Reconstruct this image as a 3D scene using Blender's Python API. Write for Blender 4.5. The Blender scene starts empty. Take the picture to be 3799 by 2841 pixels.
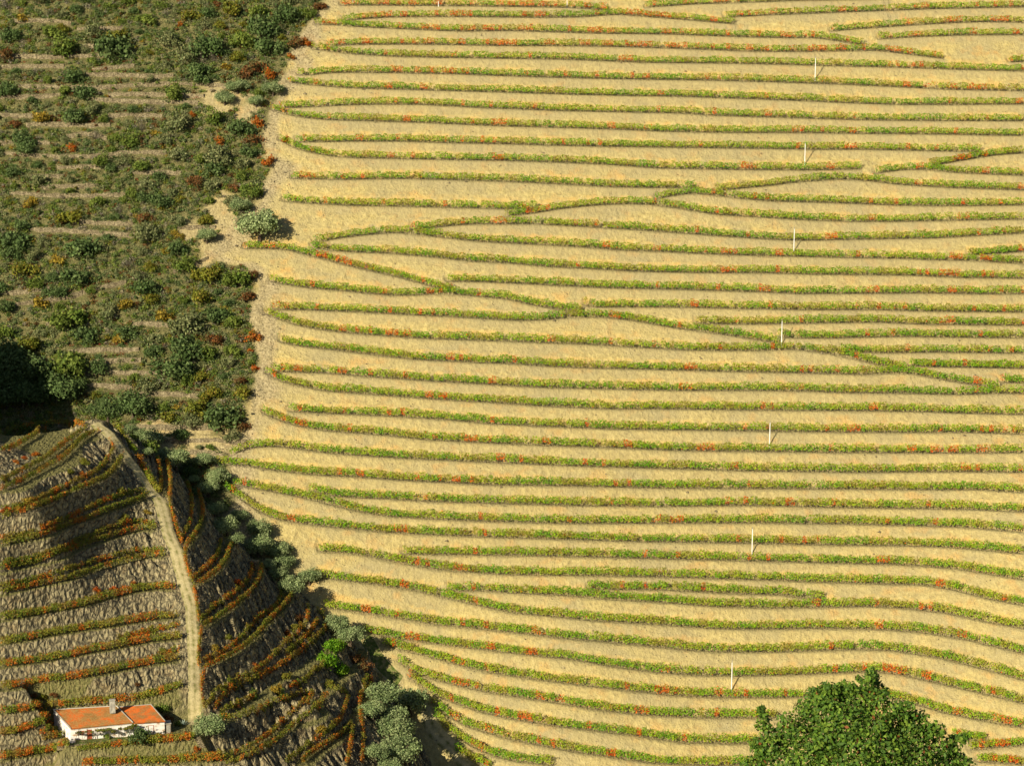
import bpy, math, random
import numpy as np
from mathutils import Vector

# ------------------------------------------------------------------ camera, sky, sun, exposure
SC = bpy.context.scene
COL = SC.collection
PITCH = math.radians(11.5)
TANH = 0.225
cam = bpy.data.cameras.new("camera")
cam.sensor_width = 36.0
cam.lens = 18.0 / TANH
cam.clip_start = 1.0
cam.clip_end = 5000.0
cam_ob = bpy.data.objects.new("camera", cam)
COL.objects.link(cam_ob)
cam_ob.location = (0, 0, 0)
cam_ob.rotation_euler = (math.pi / 2 - PITCH, 0, 0)
SC.camera = cam_ob

SUN_AZ = math.radians(37.0)     # light travels this far to the right of straight ahead
SUN_EL = math.radians(27.0)
world = bpy.data.worlds.new("World")
SC.world = world
world.use_nodes = True
wn = world.node_tree
sky = wn.nodes.new("ShaderNodeTexSky")
sky.sky_type = 'NISHITA'
sky.sun_disc = False
sky.sun_elevation = SUN_EL
sky.sun_rotation = math.pi + SUN_AZ
wn.links.new(sky.outputs[0], wn.nodes["Background"].inputs[0])
wn.nodes["Background"].inputs[1].default_value = 0.05
sun = bpy.data.lights.new("sun", 'SUN')
sun.energy = 5.0
sun.angle = math.radians(0.5)
sun.color = (1.0, 0.89, 0.66)
sun_ob = bpy.data.objects.new("sun", sun)
COL.objects.link(sun_ob)
LD = Vector((math.sin(SUN_AZ) * math.cos(SUN_EL), math.cos(SUN_AZ) * math.cos(SUN_EL), -math.sin(SUN_EL)))
sun_ob.rotation_euler = LD.to_track_quat('-Z', 'Y').to_euler()
sun_ob.location = (-150, -200, 250)
SC.view_settings.view_transform = 'Standard'
SC.view_settings.look = 'None'
SC.view_settings.exposure = 0.42
SC.view_settings.gamma = 1.0
try:
    SC.cycles.max_bounces = 5
    SC.cycles.diffuse_bounces = 2
    SC.cycles.use_adaptive_sampling = True
except Exception:
    pass

rng = np.random.default_rng(7)
random.seed(7)

# ------------------------------------------------------------------ sight lines of the survey photograph
FPX = 1899.5 / TANH
CX, CY = 1899.5, 1420.5


def rays(u, v):
    u = np.asarray(u, float); v = np.asarray(v, float)
    r = (u - CX) / FPX; q = -(v - CY) / FPX
    return np.stack([r, math.cos(PITCH) + q * math.sin(PITCH), -math.sin(PITCH) + q * math.cos(PITCH)], -1)


def at_y(p, y):
    d = rays(p[0], p[1]); return d * (y / d[1])


def at_z(p, z):
    d = rays(p[0], p[1]); return d * (z / d[2])


TILES = dict(A1=(900, 0, 2.211), A2=(1850, 0, 2.211), A3=(2799, 0, 2.211), B1=(900, 700, 2.211), B2=(1850, 700, 2.211),
             B3=(2799, 700, 2.211), C1=(800, 1400, 1.273), C2=(1800, 1400, 1.273), C3=(2799, 1400, 1.273),
             D1=(1000, 2093, 1.273), D2=(1900, 2093, 1.273), D3=(2799, 2093, 1.273), E1=(0, 1500, 2.3633),
             E2=(0, 2150, 2.3933), E3=(600, 1600, 2.3633), E4=(700, 2150, 2.212), Z8=(150, 2500, 3.687),
             S1=(0, 0, 1.7464), S2=(0, 900, 1.741), F=(0, 0, 1.0))


def pts(s):
    out = []
    for part in s.split(';'):
        tk = part.split()
        x0, y0, k = TILES[tk[0]]
        for t in tk[1:]:
            a, b = t.split(',')
            out.append((x0 + float(a) / k, y0 + float(b) / k))
    return np.array(out)


# ------------------------------------------------------------------ noise
def vnoise(x, y, seed=0):
    xi = np.floor(x).astype(np.int64); yi = np.floor(y).astype(np.int64)
    fx = x - xi; fy = y - yi
    fx = fx * fx * (3 - 2 * fx); fy = fy * fy * (3 - 2 * fy)

    def h(a, b):
        n = (a * 374761393 + b * 668265263 + seed * 974711) & 0xFFFFFFFF
        n = ((n ^ (n >> 13)) * 1274126177) & 0xFFFFFFFF
        n = n ^ (n >> 16)
        return (n & 0xFFFF) / 65535.0
    return (h(xi, yi) * (1 - fx) + h(xi + 1, yi) * fx) * (1 - fy) + (h(xi, yi + 1) * (1 - fx) + h(xi + 1, yi + 1) * fx) * fy


def sstep(a, b, x):
    t = np.clip((x - a) / (b - a), 0, 1)
    return t * t * (3 - 2 * t)


# ------------------------------------------------------------------ terrain: the big slope
YB = 488.0
ZB = -0.385 * YB
SLOPE = 0.7813


def H0(x, y):
    z = ZB + (y - YB) * SLOPE
    z = z + 0.0026 * np.maximum(0, x - 60) ** 2 * (1 - sstep(513, 588, y))
    z = z - 7.0 * sstep(22, -30, x) * (1 - sstep(498, 548, y))
    z = z + 1.6 * (vnoise(x / 45.0, y / 45.0, 3) - 0.5)
    return z


class Grid:
    def __init__(s, x0, x1, y0, y1, h):
        s.x0, s.y0, s.h = x0, y0, h
        s.nx = int(round((x1 - x0) / h)) + 1; s.ny = int(round((y1 - y0) / h)) + 1
        s.xs = x0 + np.arange(s.nx) * h; s.ys = y0 + np.arange(s.ny) * h
        s.X, s.Y = np.meshgrid(s.xs, s.ys, indexing='ij')
        s.Z = None

    def __call__(s, x, y):
        fx = (np.asarray(x, float) - s.x0) / s.h; fy = (np.asarray(y, float) - s.y0) / s.h
        inside = (fx >= 0) & (fx <= s.nx - 1.001) & (fy >= 0) & (fy <= s.ny - 1.001)
        fx = np.clip(fx, 0, s.nx - 1.001); fy = np.clip(fy, 0, s.ny - 1.001)
        i = fx.astype(int); j = fy.astype(int); a = fx - i; b = fy - j
        Z = s.Z
        z = (Z[i, j] * (1 - a) + Z[i + 1, j] * a) * (1 - b) + (Z[i, j + 1] * (1 - a) + Z[i + 1, j + 1] * a) * b
        return np.where(inside, z, -1e4)


def hit(uv, T, y0=395.0, y1=800.0, step=0.5):
    """where the sight lines through uv meet the ground T"""
    d = rays(uv[:, 0], uv[:, 1]); d = d / d[:, 1:2]
    ys = np.arange(y0, y1, step)
    g = T(d[:, 0:1] * ys[None], np.broadcast_to(ys[None], (len(d), len(ys)))) - d[:, 2:3] * ys[None]
    below = g > 0
    k = np.argmax(below, 1); ok = below.any(1)
    k = np.clip(k, 1, len(ys) - 1)
    r = np.arange(len(d)); ga, gb = g[r, k - 1], g[r, k]
    t = np.where(np.abs(ga) < 100, -ga / (gb - ga + 1e-9), 1.0)
    yy = ys[k - 1] + np.clip(t, 0, 1) * step
    p = d * yy[:, None]
    return p, ok


def dense(uv, n=14.0):
    out = [uv[0]]
    for a, b in zip(uv[:-1], uv[1:]):
        m = max(1, int(np.hypot(*(b - a)) / n))
        for i in range(1, m + 1):
            out.append(a + (b - a) * i / m)
    out = np.array(out)
    if len(out) > 8:                                   # soften the corners
        for _ in range(3):
            mid = (out[:-2] + out[1:-1] * 2 + out[2:]) / 4
            out = np.vstack([out[:1], mid, out[-1:]])
    return out


# ---- vine rows of the big slope: label, share of red vines, course
ROWS = [
 ("thin orange vine row with gaps along the very top edge of the tan slope", .55, "A1 800,48 1500,52 2211,60;A2 560,68 780,80 910,95"),
 ("short orange-flecked vine row rising to the top edge beyond the dark soil patch", .35, "A2 1200,68 1600,40 2211,20;A3 300,12 800,5 1100,0"),
 ("uppermost long red-flecked vine row, bending down to a ragged end right of its hump", .38, "A1 820,180 1000,160 1200,147 1500,144 1800,143 2211,148;A2 400,150 700,146 850,133 1000,124 1150,138 1500,165 1700,183 1940,203"),
 ("highest vine row at the right edge, starting below the top track", .22, "A2 1850,150 2211,130;A3 400,120 900,100 1500,78 2211,65"),
 ("second long vine row from the top, tipping down to a gappy red end", .33, "A1 590,205 750,210 1000,228 1500,252 1800,263 2211,258;A2 400,267 800,280 1400,287 1800,302 2098,312;A3 300,318 480,315 600,330 750,352 900,380"),
 ("second vine row at the right edge, with a bright green clump at its start", .3, "A3 620,262 900,240 1300,212 1700,190 1900,185 2211,190"),
 ("short third vine row at the right edge, above the rubble hollow", .28, "A3 1010,328 1300,310 1700,295 2211,292"),
 ("reddest long vine row, scarlet clumps along it, third from the top", .5, "A1 690,388 800,378 910,372 1300,370 1700,373 2211,383;A2 500,382 1000,390 1400,402 1800,417 2098,428;A3 400,430 900,423 1000,418 1150,437 1400,468 1550,487"),
 ("vine row crossed by the tip of the highest standing white pole", .1, "A1 565,405 700,425 900,448 1200,468 1600,478 2211,487;A2 500,493 900,507 1200,520 1800,525 2211,532;A3 400,540 800,550 1200,560 1700,577 2130,588 2211,590"),
 ("stub of green vine row at the right edge beside the rubble hollow", .03, "A3 2085,515 2211,512"),
 ("vine row at the foot of the highest standing white pole", .22, "A1 445,622 550,622 700,605 900,600 1300,605 1700,612 2211,630;A2 400,640 800,650 1200,657 1700,665 2211,677;A3 400,687 800,702 1200,720 1600,740 2211,752"),
 ("first vine row below the foot of the highest standing white pole", .07, "A1 365,680 500,695 700,715 900,728 1400,742 2211,765;A2 500,778 1000,790 1500,797 1900,812 2211,822;A3 400,833 800,852 1200,865 1600,865 2211,860"),
 ("second vine row below the foot of the highest standing white pole", .07, "A1 295,888 450,888 650,878 850,868 1100,862 1450,863 1700,875 2000,893 2211,898;A2 500,915 1000,925 1500,935 1800,955 2211,967;A3 400,975 800,988 1200,995 1700,997 2211,998"),
 ("third vine row below the foot of the highest standing white pole", .13, "A1 225,905 350,940 500,970 700,988 1000,997 1500,1012 1900,1030 2211,1043;A2 500,1052 1000,1068 1400,1085 1900,1095 2211,1095;A3 500,1097 1000,1103 1500,1107 2211,1118"),
 ("vine row crossed by the tip of the second standing pole, ending before the right edge", .12, "A1 430,1170 600,1170 900,1165 1300,1165 1700,1178 2211,1188;A2 500,1200 900,1208 1400,1215 2211,1225;A3 500,1232 900,1232 1400,1242 1860,1252"),
 ("vine row at the foot of the second standing white pole, left end hooked up", .1, "A1 300,1150 400,1210 550,1255 750,1290 1000,1303 1400,1310 2211,1325;A2 500,1338 900,1355 1300,1385 1800,1395 2211,1400;A3 500,1402 880,1392"),
 ("vine row thinning out just above the rising diagonal rows", .07, "A1 400,1470 600,1475 900,1478 1300,1470 1700,1480 2211,1497;A2 500,1515 900,1537 1200,1545 1400,1545 1620,1545"),
 ("vine row humped under the second standing pole, then falling to the right edge", .06, "A2 1770,1572 2211,1530;A3 350,1500 700,1475 900,1485 1200,1520 1600,1545 2211,1565"),
 ("vine row in the right corner between two upward diagonals", .1, "A3 990,1430 1200,1400 1400,1395 1500,1405 1700,1425 2211,1445"),
 ("gappy diagonal vine row rising to the right edge", .3, "A3 1430,1370 1600,1340 1800,1305 2000,1275 2211,1262"),
 ("vine row beginning with a red tip just above the big grey-green olive", .06, "B1 330,105 500,122 900,145 1300,150 1700,160 2211,172;B2 200,172 320,165"),
 ("vine row with a low arched start, second above the third standing pole", .1, "A2 1280,1640 1450,1608 1600,1590 1750,1605 2000,1635 2211,1655;B3 400,115 800,127 1200,143 1700,147 2211,140"),
 ("vine row with a red-flecked diagonal climb and long arch in mid slope", .1, "B2 50,237 300,205 500,172 700,150 900,135 1100,130 1250,135 1500,170 1800,220 2211,243;B3 400,262 800,275 1200,275 1700,265 2211,255"),
 ("vine row crossed by the tip of the third standing white pole", .12, "B1 1380,335 1500,335 1700,310 1900,295 2211,297;B2 300,293 600,312 900,328 1300,355 1700,385 2211,420;B3 400,430 900,420 1500,410 1900,388 2211,370"),
 ("vine row at the foot of the third standing pole, with a left diagonal start", .12, "B1 580,452 800,410 1000,385 1200,368 1300,365 1400,378 1600,400 1900,435 2211,455;B2 400,467 800,492 1000,510 1300,520 1700,540 2211,557;B3 400,562 800,572 1200,577 1500,590 1800,595 2000,610 2211,620"),
 ("short vine branch forking up to the right edge below the third standing pole", .05, "B3 1750,550 1900,543 2100,530 2211,520"),
 ("vine row starting at the top of the long downhill diagonal", .1, "B1 560,490 700,508 900,525 1200,535 1500,560 1900,603 2211,617;B2 400,645 800,665 1100,683 1600,695 2211,697;B3 500,708 900,712 1300,715 1700,735 2211,742"),
 ("steep red-flecked diagonal vine row leaving the track beside the big olive", .3, "B1 0,497 200,497 350,502 500,540 700,590 900,645 1100,690 1300,735 1500,790 1650,835 1730,845"),
 ("vine row that meets the steep diagonal and carries on down it to the second fork", .08, "B1 220,765 350,790 550,820 900,850 1200,880 1400,880 1550,870 1700,870 1900,885 2211,915;B2 200,945 400,980 550,1005 690,1018"),
 ("vine row starting right of the first fork of the steep diagonal", .1, "B1 1670,765 1900,768 2211,780;B2 400,795 900,820 1400,830 2211,855;B3 400,868 900,865 1400,862 1900,870 2211,868"),
 ("vine row dipping from the second fork to the foot of the fourth standing pole", .1, "B1 240,995 500,1000 800,1010 1200,1030 1700,1055 2211,1085;B2 200,1087 400,1080 600,1060 850,1058 1100,1085 1400,1140 1700,1180 2000,1225 2211,1260;B3 210,1275"),
 ("vine row starting with a red vine just right of the second fork", .09, "B2 690,960 800,978 1200,975 1600,980 2000,990 2211,992;B3 500,1000 1000,998 1400,1010 2211,1020"),
 ("vine row with a scarlet vine at mid length, running into the fourth pole's foot", .12, "B1 180,1030 300,1075 450,1125 700,1170 1000,1200 1500,1235 2211,1258;B2 400,1270 800,1285 1200,1310 1600,1332 2211,1335;B3 200,1325 400,1327 600,1355 800,1395 1000,1445 1250,1495"),
 ("vine row passing behind the tip of the fourth standing white pole", .1, "B2 1610,1112 1900,1117 2211,1115;B3 500,1108 1000,1100 1400,1118 2211,1128"),
 ("vine row whose right end drops along the lowest diagonal", .09, "B1 290,1255 400,1285 600,1310 1000,1358 1400,1405 2000,1435 2211,1440;B2 400,1462 800,1478 1200,1485 1700,1500 2211,1512;B3 500,1520 900,1530 1100,1520 1280,1520 1400,1540 1600,1580 1850,1620 2000,1650"),
 ("yellow-green vine row starting beside the shadow of the fourth standing pole", .05, "B3 190,1215 300,1230 600,1232 1200,1218 1700,1225 2211,1230"),
 ("vine row with a curled thin start, second right of the lowest diagonal", .06, "B3 690,1335 800,1345 1100,1352 1500,1347 2211,1355"),
 ("short vine row third right of the lowest diagonal", .06, "B3 1270,1455 1450,1465 2211,1478"),
 ("stub of vine row in the right corner of the lowest diagonal", .03, "B3 2015,1590 2211,1600"),
 ("vine row that joins the foot of the lowest diagonal near the right edge", .09, "B1 240,1500 400,1510 700,1518 1000,1545 1500,1580 2211,1622;C2 300,52 600,58 900,65 1273,65;C3 250,68 400,75 700,78 900,83 1050,83 1150,77 1273,80"),
 ("vine row curving up at left to the low red creeper at the scrub edge", .06, "B1 190,1520 300,1580 500,1630 600,1645;C1 520,68 700,80 900,95 1100,110 1273,120;C2 300,140 600,152 900,152 1273,158;C3 400,160 800,165 1000,172 1273,178"),
 ("vine row crossed by the tip of the fifth standing white pole", .12, "C1 345,163 500,172 700,180 900,190 1100,203 1273,220;C2 300,235 600,247 1000,252 1273,257;C3 400,262 700,263 1000,262 1273,270"),
 ("vine row at the fifth standing pole's foot, red clumps near the right edge", .2, "C1 220,170 300,205 400,235 550,258 800,275 1000,298 1273,312;C2 300,325 600,335 900,348 1273,353;C3 400,358 800,360 1273,358"),
 ("vine row whose left end curls down to meet the row below by the stone walls", .07, "C1 65,375 120,350 200,330 300,330 420,345 550,362 800,380 1100,395 1273,403;C2 400,420 800,432 1273,445;C3 500,452 900,448 1273,450"),
 ("vine row starting farthest left of all, at the olive line", .07, "C1 0,412 150,420 300,445 450,462 700,475 900,490 1100,500 1273,510;C2 400,515 800,525 1273,528;C3 400,530 800,533 1050,532 1273,545"),
 ("vine row with a forked left start, lower branch of the fork", .07, "C1 85,510 200,530 300,548 420,572 550,605 680,638 820,660 1000,670 1273,683;C2 400,693 700,692 1273,690;C3 400,695 800,703 1000,710 1273,733"),
 ("vine row branching off the fork, upper branch", .06, "C1 440,540 600,568 800,575 1000,588 1273,597;C2 400,608 800,612 1273,607;C3 400,618 800,622 1000,625 1273,637"),
 ("vine row curving far up to the olives, crossed by the sixth pole tip", .07, "C1 45,525 120,580 200,635 300,675 420,695 600,715 800,735 1000,745 1273,757;C2 400,768 700,777 1273,787;C3 400,795 700,797 900,803 1273,835"),
 ("vine row with a blunt thick left end beside the small dirt ledge", .07, "C1 485,825 650,835 780,860 900,885 1050,910;D1 795,28 900,38 1146,52;D2 400,57 800,65 1273,80;D3 300,88 600,95 800,100 950,125 1100,165 1273,197"),
 ("vine row at the foot of the sixth standing white pole", .07, "C1 880,838 1273,842;C2 400,848 800,858 1273,870;C3 400,880 700,887 950,905 1100,930;D3 1273,75"),
 ("vine row starting at the round olive, lower branch where it splits", .05, "D1 215,65 350,80 480,95 700,130 850,165 1000,200 1146,232;D2 200,250 400,270 700,288 1000,308 1273,308;D3 300,305 600,310 800,325 1000,358 1273,425"),
 ("vine row splitting off above the round olive's row", .06, "D1 840,128 1000,128 1146,138;D2 250,150 450,168 700,182 1000,205 1273,210;D3 300,205 550,202 700,210 900,232 1100,275 1273,307"),
 ("lens-shaped short vine row squeezed between two rows above the seventh pole", .06, "D2 350,118 500,122 700,123 1000,140 1273,147;D3 200,158 330,168"),
 ("long vine row passing just above the tip of the seventh white pole", .07, "D1 255,210 400,225 600,258 800,290 1000,308 1146,325;D2 300,358 600,385 850,410 1000,418 1273,417;D3 250,412 500,405 650,410 850,440 1000,475 1150,515 1273,550"),
 ("vine row crossed by the seventh pole, long red patch left of it", .16, "D1 440,325 600,355 800,380 1000,405 1146,422;D2 300,455 500,490 700,515 900,528 1100,530 1273,525;D3 300,520 560,510 700,525 850,560 1000,595 1150,630 1273,660"),
 ("vine row at the foot of the seventh pole, passing behind the big near tree", .2, "D1 535,385 700,425 850,465 1000,505 1146,530;D2 200,558 400,582 600,605 800,625 1000,632 1273,632;D3 200,630 400,620 600,625 750,660 900,705 1100,745 1273,775"),
 ("first vine row below the foot of the seventh pole", .18, "D1 610,465 700,525 850,565 1000,600 1146,625;D2 200,655 400,690 600,712 900,728 1273,728;D3 100,726"),
 ("second vine row below the foot of the seventh pole", .14, "D1 655,535 750,600 850,650 1000,700 1146,733;D2 200,765 400,790 600,815 800,845 1000,850 1180,850"),
 ("third vine row below the foot of the seventh pole", .12, "D1 765,660 850,725 950,775 1080,812 1146,832;D2 150,860 300,890 450,910 650,940 900,955 1200,950"),
 ("lowest long vine row, curving up beside the pale dirt road", .08, "D1 780,720 850,790 950,860 1050,905 1146,930;D2 200,955"),
 ("short lowest vine row at the bottom edge by the dirt road", .08, "D1 875,885 950,930 1050,965"),
 ("short yellow-green vine row just right of the big near tree", .15, "D3 930,820 1050,835 1095,828"),
 ("orange-flecked vine row rising to the right edge in the bottom corner", .35, "D3 1010,880 1100,872 1200,862 1273,858"),
 ("dull thin vine row in the bottom right corner", .25, "D3 1050,935 1200,942 1273,950"),
]
H_ROWS = []
for lab, orange, s in ROWS:
    uv = dense(pts(s))
    p, ok = hit(uv, H0)
    H_ROWS.append((lab, orange, p[ok]))

# ---- edge of the scrub and its terrace walls
BOUND = pts("S1 2110,20 1980,160 1890,370 1830,500 1790,600 1720,740 1690,930 1760,1080 1690,1250 1630,1350;S2 1330,90 1600,170 1640,300 1620,450 1650,560 1660,790 1640,950 1580,1060 1600,1170 1480,1290 1440,1400 1500,1600")
bp, ok = hit(np.vstack([[1225, -60], BOUND]), H0)
b_y, b_x = bp[:, 1], bp[:, 0]
o = np.argsort(b_y); b_y, b_x = b_y[o], b_x[o]


def scrub_edge(y):
    return np.interp(y, b_y, b_x)


WALLS = ["S1 90,130 340,130 470,150", "S1 500,185 640,180 800,180", "S1 520,295 620,295 720,300", "S1 0,365 110,360 400,365 700,355",
 "S1 0,430 200,425 420,425", "S1 600,450 740,435 880,415", "S1 560,480 750,480 1000,490 1130,485",
 "S1 120,555 400,560 620,565 900,545 1100,540 1340,545 1480,560", "S1 0,630 250,620 400,610", "S1 700,610 900,605 1110,610 1330,620",
 "S1 600,640 800,650 1000,655 1290,660", "S1 0,740 150,750 230,740", "S1 700,745 950,740 1060,750", "S1 170,805 400,800 530,810 720,805",
 "S1 430,880 560,860 700,890", "S1 0,920 200,915 330,925", "S1 0,990 150,1000 350,1010 560,1010 830,985 1080,985",
 "S1 370,1080 600,1075 690,1075", "S1 860,1115 1050,1110 1180,1120", "S1 200,1140 420,1140", "S1 260,1210 500,1200 650,1195",
 "S1 60,1250 300,1260 560,1265 880,1250", "S1 470,1430 640,1440 870,1445", "S1 180,1480 400,1485 600,1500 880,1520",
 "S1 1150,1475 1270,1470 1400,1470", "S2 0,405 200,385 400,355 600,300 750,260 820,252", "S2 0,320 150,315 330,290",
 "S2 1120,185 1250,140 1350,95", "S2 300,520 420,512 520,510", "S2 850,520 970,520 1090,525", "S2 440,700 600,685 900,685",
 "S2 600,762 760,755 920,750", "S2 540,835 780,835 1140,835", "S2 560,915 700,920 860,930", "S2 810,970 1100,970 1290,985",
 "S2 840,1180 1120,1185 1430,1195", "S2 1060,1275 1350,1270 1600,1280", "S2 1190,1350 1400,1350 1460,1390"]
H_WALLS = []
for s in WALLS:
    p, ok = hit(dense(pts(s)), H0)
    H_WALLS.append(p[ok])


def by_x(p):
    o = np.argsort(p[:, 0]); return p[o, 0], p[o, 1]


GH = Grid(-184, 184, 436, 780, 0.5)
base = H0(GH.X, GH.Y)
off = np.zeros_like(base); best = np.full_like(base, 99.0); bench = np.zeros_like(base); cut = np.zeros_like(base); lip = np.zeros_like(base)
for kind, lines in (('row', [r[2] for r in H_ROWS]), ('wall', H_WALLS)):
    for p in lines:
        if len(p) < 2:
            continue
        x, y = by_x(p)
        i0 = int(max(0, math.ceil((x[0] - 0.3 - GH.x0) / GH.h))); i1 = int(min(GH.nx - 1, math.floor((x[-1] + 0.3 - GH.x0) / GH.h)))
        if i1 < i0:
            continue
        j0 = max(0, int((y.min() - 4 - GH.y0) / GH.h)); j1 = min(GH.ny, int((y.max() + 5 - GH.y0) / GH.h))
        yk = np.interp(GH.xs[i0:i1 + 1], x, y)
        d = GH.Y[i0:i1 + 1, j0:j1] - yk[:, None]
        if kind == 'row':
            fo = np.interp(d, [-2.0, -0.45, 1.3, 2.7], [0.0, 0.33, -0.95, 0.0])
            bn = np.interp(d, [-0.7, -0.4, 1.2, 1.6], [0, 1, 1, 0])
        else:
            fo = np.interp(d, [-2.2, -0.25, 0.15, 2.0, 3.4], [0.0, -0.55, 0.55, -0.75, 0.0])
            bn = d * 0
        cu = np.interp(d, [1.2, 1.8, 3.0, 4.4], [0, 1, 0.8, 0]) if kind == 'row' else d * 0
        sub = best[i0:i1 + 1, j0:j1]
        m = np.abs(d) < sub
        off[i0:i1 + 1, j0:j1] = np.where(m, fo, off[i0:i1 + 1, j0:j1])
        bench[i0:i1 + 1, j0:j1] = np.where(m, bn, bench[i0:i1 + 1, j0:j1])
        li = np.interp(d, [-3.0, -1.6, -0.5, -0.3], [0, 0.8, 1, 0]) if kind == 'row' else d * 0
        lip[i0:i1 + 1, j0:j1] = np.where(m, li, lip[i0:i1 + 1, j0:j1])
        cut[i0:i1 + 1, j0:j1] = np.where(m, cu, cut[i0:i1 + 1, j0:j1])
        best[i0:i1 + 1, j0:j1] = np.where(m, np.abs(d), sub)
xe = scrub_edge(GH.Y)
BARE = np.vstack([pts("S1 1420,690 1600,720 1510,650 1380,640 1460,1440 1490,1560 1380,1580 1240,1500 1420,1350"), pts("S2 1300,1330 1450,1280 1060,1330 1350,60 1250,1240 1000,1240")])
bare3, _ok = hit(BARE, H0)
bare_d = np.full(GH.X.shape, 99.0)
for b_ in bare3:
    bare_d = np.minimum(bare_d, np.hypot((GH.X - b_[0]) * 0.8, GH.Y - b_[1]))
scrub_w = sstep(1.2, -1.2, GH.X - xe + 3.0 * (vnoise(GH.X / 4, GH.Y / 4, 5) - 0.5))
bw = sstep(5.5, 2.5, bare_d + 5 * (vnoise(GH.X / 3, GH.Y / 3, 16) - 0.5))
scrub_w = scrub_w * (1 - bw)
rub_w = 0.6 * bw + sstep(6.0, 1.0, np.abs(GH.X - xe - 2.5) + 7 * (vnoise(GH.X / 5, GH.Y / 5, 15) - 0.4))
rough = (vnoise(GH.X / 2.2, GH.Y / 2.2, 8) - 0.5) * 0.28 + (vnoise(GH.X / 0.9, GH.Y / 1.1, 9) - 0.5) * 0.16
rough *= (1 - bench) * (1 + 1.4 * scrub_w + 1.2 * rub_w)
GH.Z = base + off + rough

# ------------------------------------------------------------------ terrain: the nearer spur, a nose of land drawn through its own level terraces
PATH = pts("E1 830,130 930,200 1050,370 1150,500 1250,650 1330,760 1400,850 1440,1000 1480,1150 1540,1280 1580,1450 1620,1600;E2 1640,60 1690,200 1700,400 1710,600 1720,800 1720,1000 1710,1200")


def path_z(v):
    s = 0.50; d = rays(np.full_like(np.asarray(v, float), 600.0), v); te = -d[..., 2] / d[..., 1]
    d0 = rays(714, 2651); t0 = -d0[2] / d0[1]; z0 = -t0 * 452
    y = (452 * s - z0) / (s + te)
    return -te * y


path3 = np.array([at_z(p, float(path_z(p[1]))) for p in PATH])
HZ = -165.1                                             # level of the house yard

L_LEVEL = [  # terraces left of the path: level row course
 (path_z(1600), "E1 0,265 200,235 300,200 450,185"),
 (path_z(1606) - 0.6, "E1 0,780 200,690 400,580 550,500 650,400 720,320 800,275 880,250"),
 (path_z(1699), "E1 0,1020 300,930 500,850 700,760 900,680 1000,600 1080,470"),
 (path_z(1843), "E1 0,1235 300,1190 600,1080 800,1010 1000,930 1200,860 1310,810"),
 (path_z(1965), "E1 0,1470 300,1410 600,1300 800,1230 1000,1170 1200,1110 1380,1100"),
 (path_z(2067), "E1 100,1650 400,1590 700,1520 900,1450 1100,1400 1300,1345 1460,1340"),
 (path_z(2190), "E2 0,365 200,345 400,300 600,270 800,220 1000,160 1200,110 1400,85 1560,95"),
 (path_z(2294), "E2 0,575 200,550 400,505 600,475 800,440 1000,420 1200,385 1400,350 1600,345"),
 (path_z(2371), "E2 0,780 200,755 400,725 600,695 800,650 1000,620 1200,575 1400,545 1620,530"),
 (path_z(2449), "E2 0,985 200,950 400,920 600,895 800,860 1000,820 1200,780 1400,745 1590,715"),
 (path_z(2547), "E2 0,1200 200,1180 400,1150 600,1120 800,1110"),
 (-169.6, "E2 800,1650 1000,1640 1300,1640 1700,1620 2000,1590;E4 300,1480"),
 (-167.3, "E2 0,1610 200,1570 400,1540 600,1500"),
]
R_LEVEL = [
 (path_z(1851), "E1 1460,500 1490,620 1500,740 1490,830"),
 (path_z(2037), "E1 1710,720 1770,860 1785,980 1750,1100 1680,1210 1630,1270"),
 (path_z(2177), "E1 2040,1220 1990,1370 1920,1470 1820,1550 1720,1600"),
 (path_z(2340), "E3 880,1200 860,1320 770,1440 650,1540;E4 284,300 190,360 100,420"),
 (path_z(2489), "E4 855,131 820,190 740,280 640,380 560,480 470,560 350,640 200,710 120,750"),
 (path_z(2647), "E4 1120,320 1130,420 1040,510 900,630 780,710 600,810 440,880 300,960 210,1100"),
 (-164.9, "E4 270,1165 400,1150 550,1100 700,1030 850,975 1030,955"),
 (-169.6, "E4 960,1020 880,1080 770,1200 650,1310 500,1400"),
 (-171.9, "E4 1320,960 1290,1060 1240,1180 1150,1270 1000,1370 850,1480"),
 (-174.2, "E4 1340,1210 1250,1290 1100,1380 960,1480"),
]
cp = [path3]
for z, s in L_LEVEL + R_LEVEL:
    q = pts(s)
    cp.append(np.array([at_z(p, float(z)) for p in q]))
cp.append(np.array([(-150, 528, -89.0), (-165, 520, -76.0), (-150, 480, -112.0), (-150, 440, -142), (-60, 560, -158.0), (-40, 540, -168.0), (-20, 505, -182), (-20, 470, -186), (-95, 425, -174.0), (-60, 420, -182.0), (-125, 420, -168.0)]))  # leading points lift the unseen ground at left so it casts more shade
cp = np.vstack(cp)


def tps_fit(P, lam=6.0):
    n = len(P); c = P[:, :2].mean(0); s = 50.0
    q = (P[:, :2] - c) / s
    r2 = ((q[:, None] - q[None]) ** 2).sum(-1)
    K = np.where(r2 > 0, 0.5 * r2 * np.log(r2 + 1e-12), 0) + np.eye(n) * lam * 1e-3
    Q = np.hstack([np.ones((n, 1)), q])
    A = np.block([[K, Q], [Q.T, np.zeros((3, 3))]])
    w = np.linalg.solve(A, np.concatenate([P[:, 2], np.zeros(3)]))

    def ev(x, y):
        x = (x - c[0]) / s; y = (y - c[1]) / s
        z = w[n] + w[n + 1] * x + w[n + 2] * y
        for k in range(n):
            rr = (x - q[k, 0]) ** 2 + (y - q[k, 1]) ** 2
            z = z + w[k] * 0.5 * rr * np.log(rr + 1e-12)
        return z
    return ev


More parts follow.
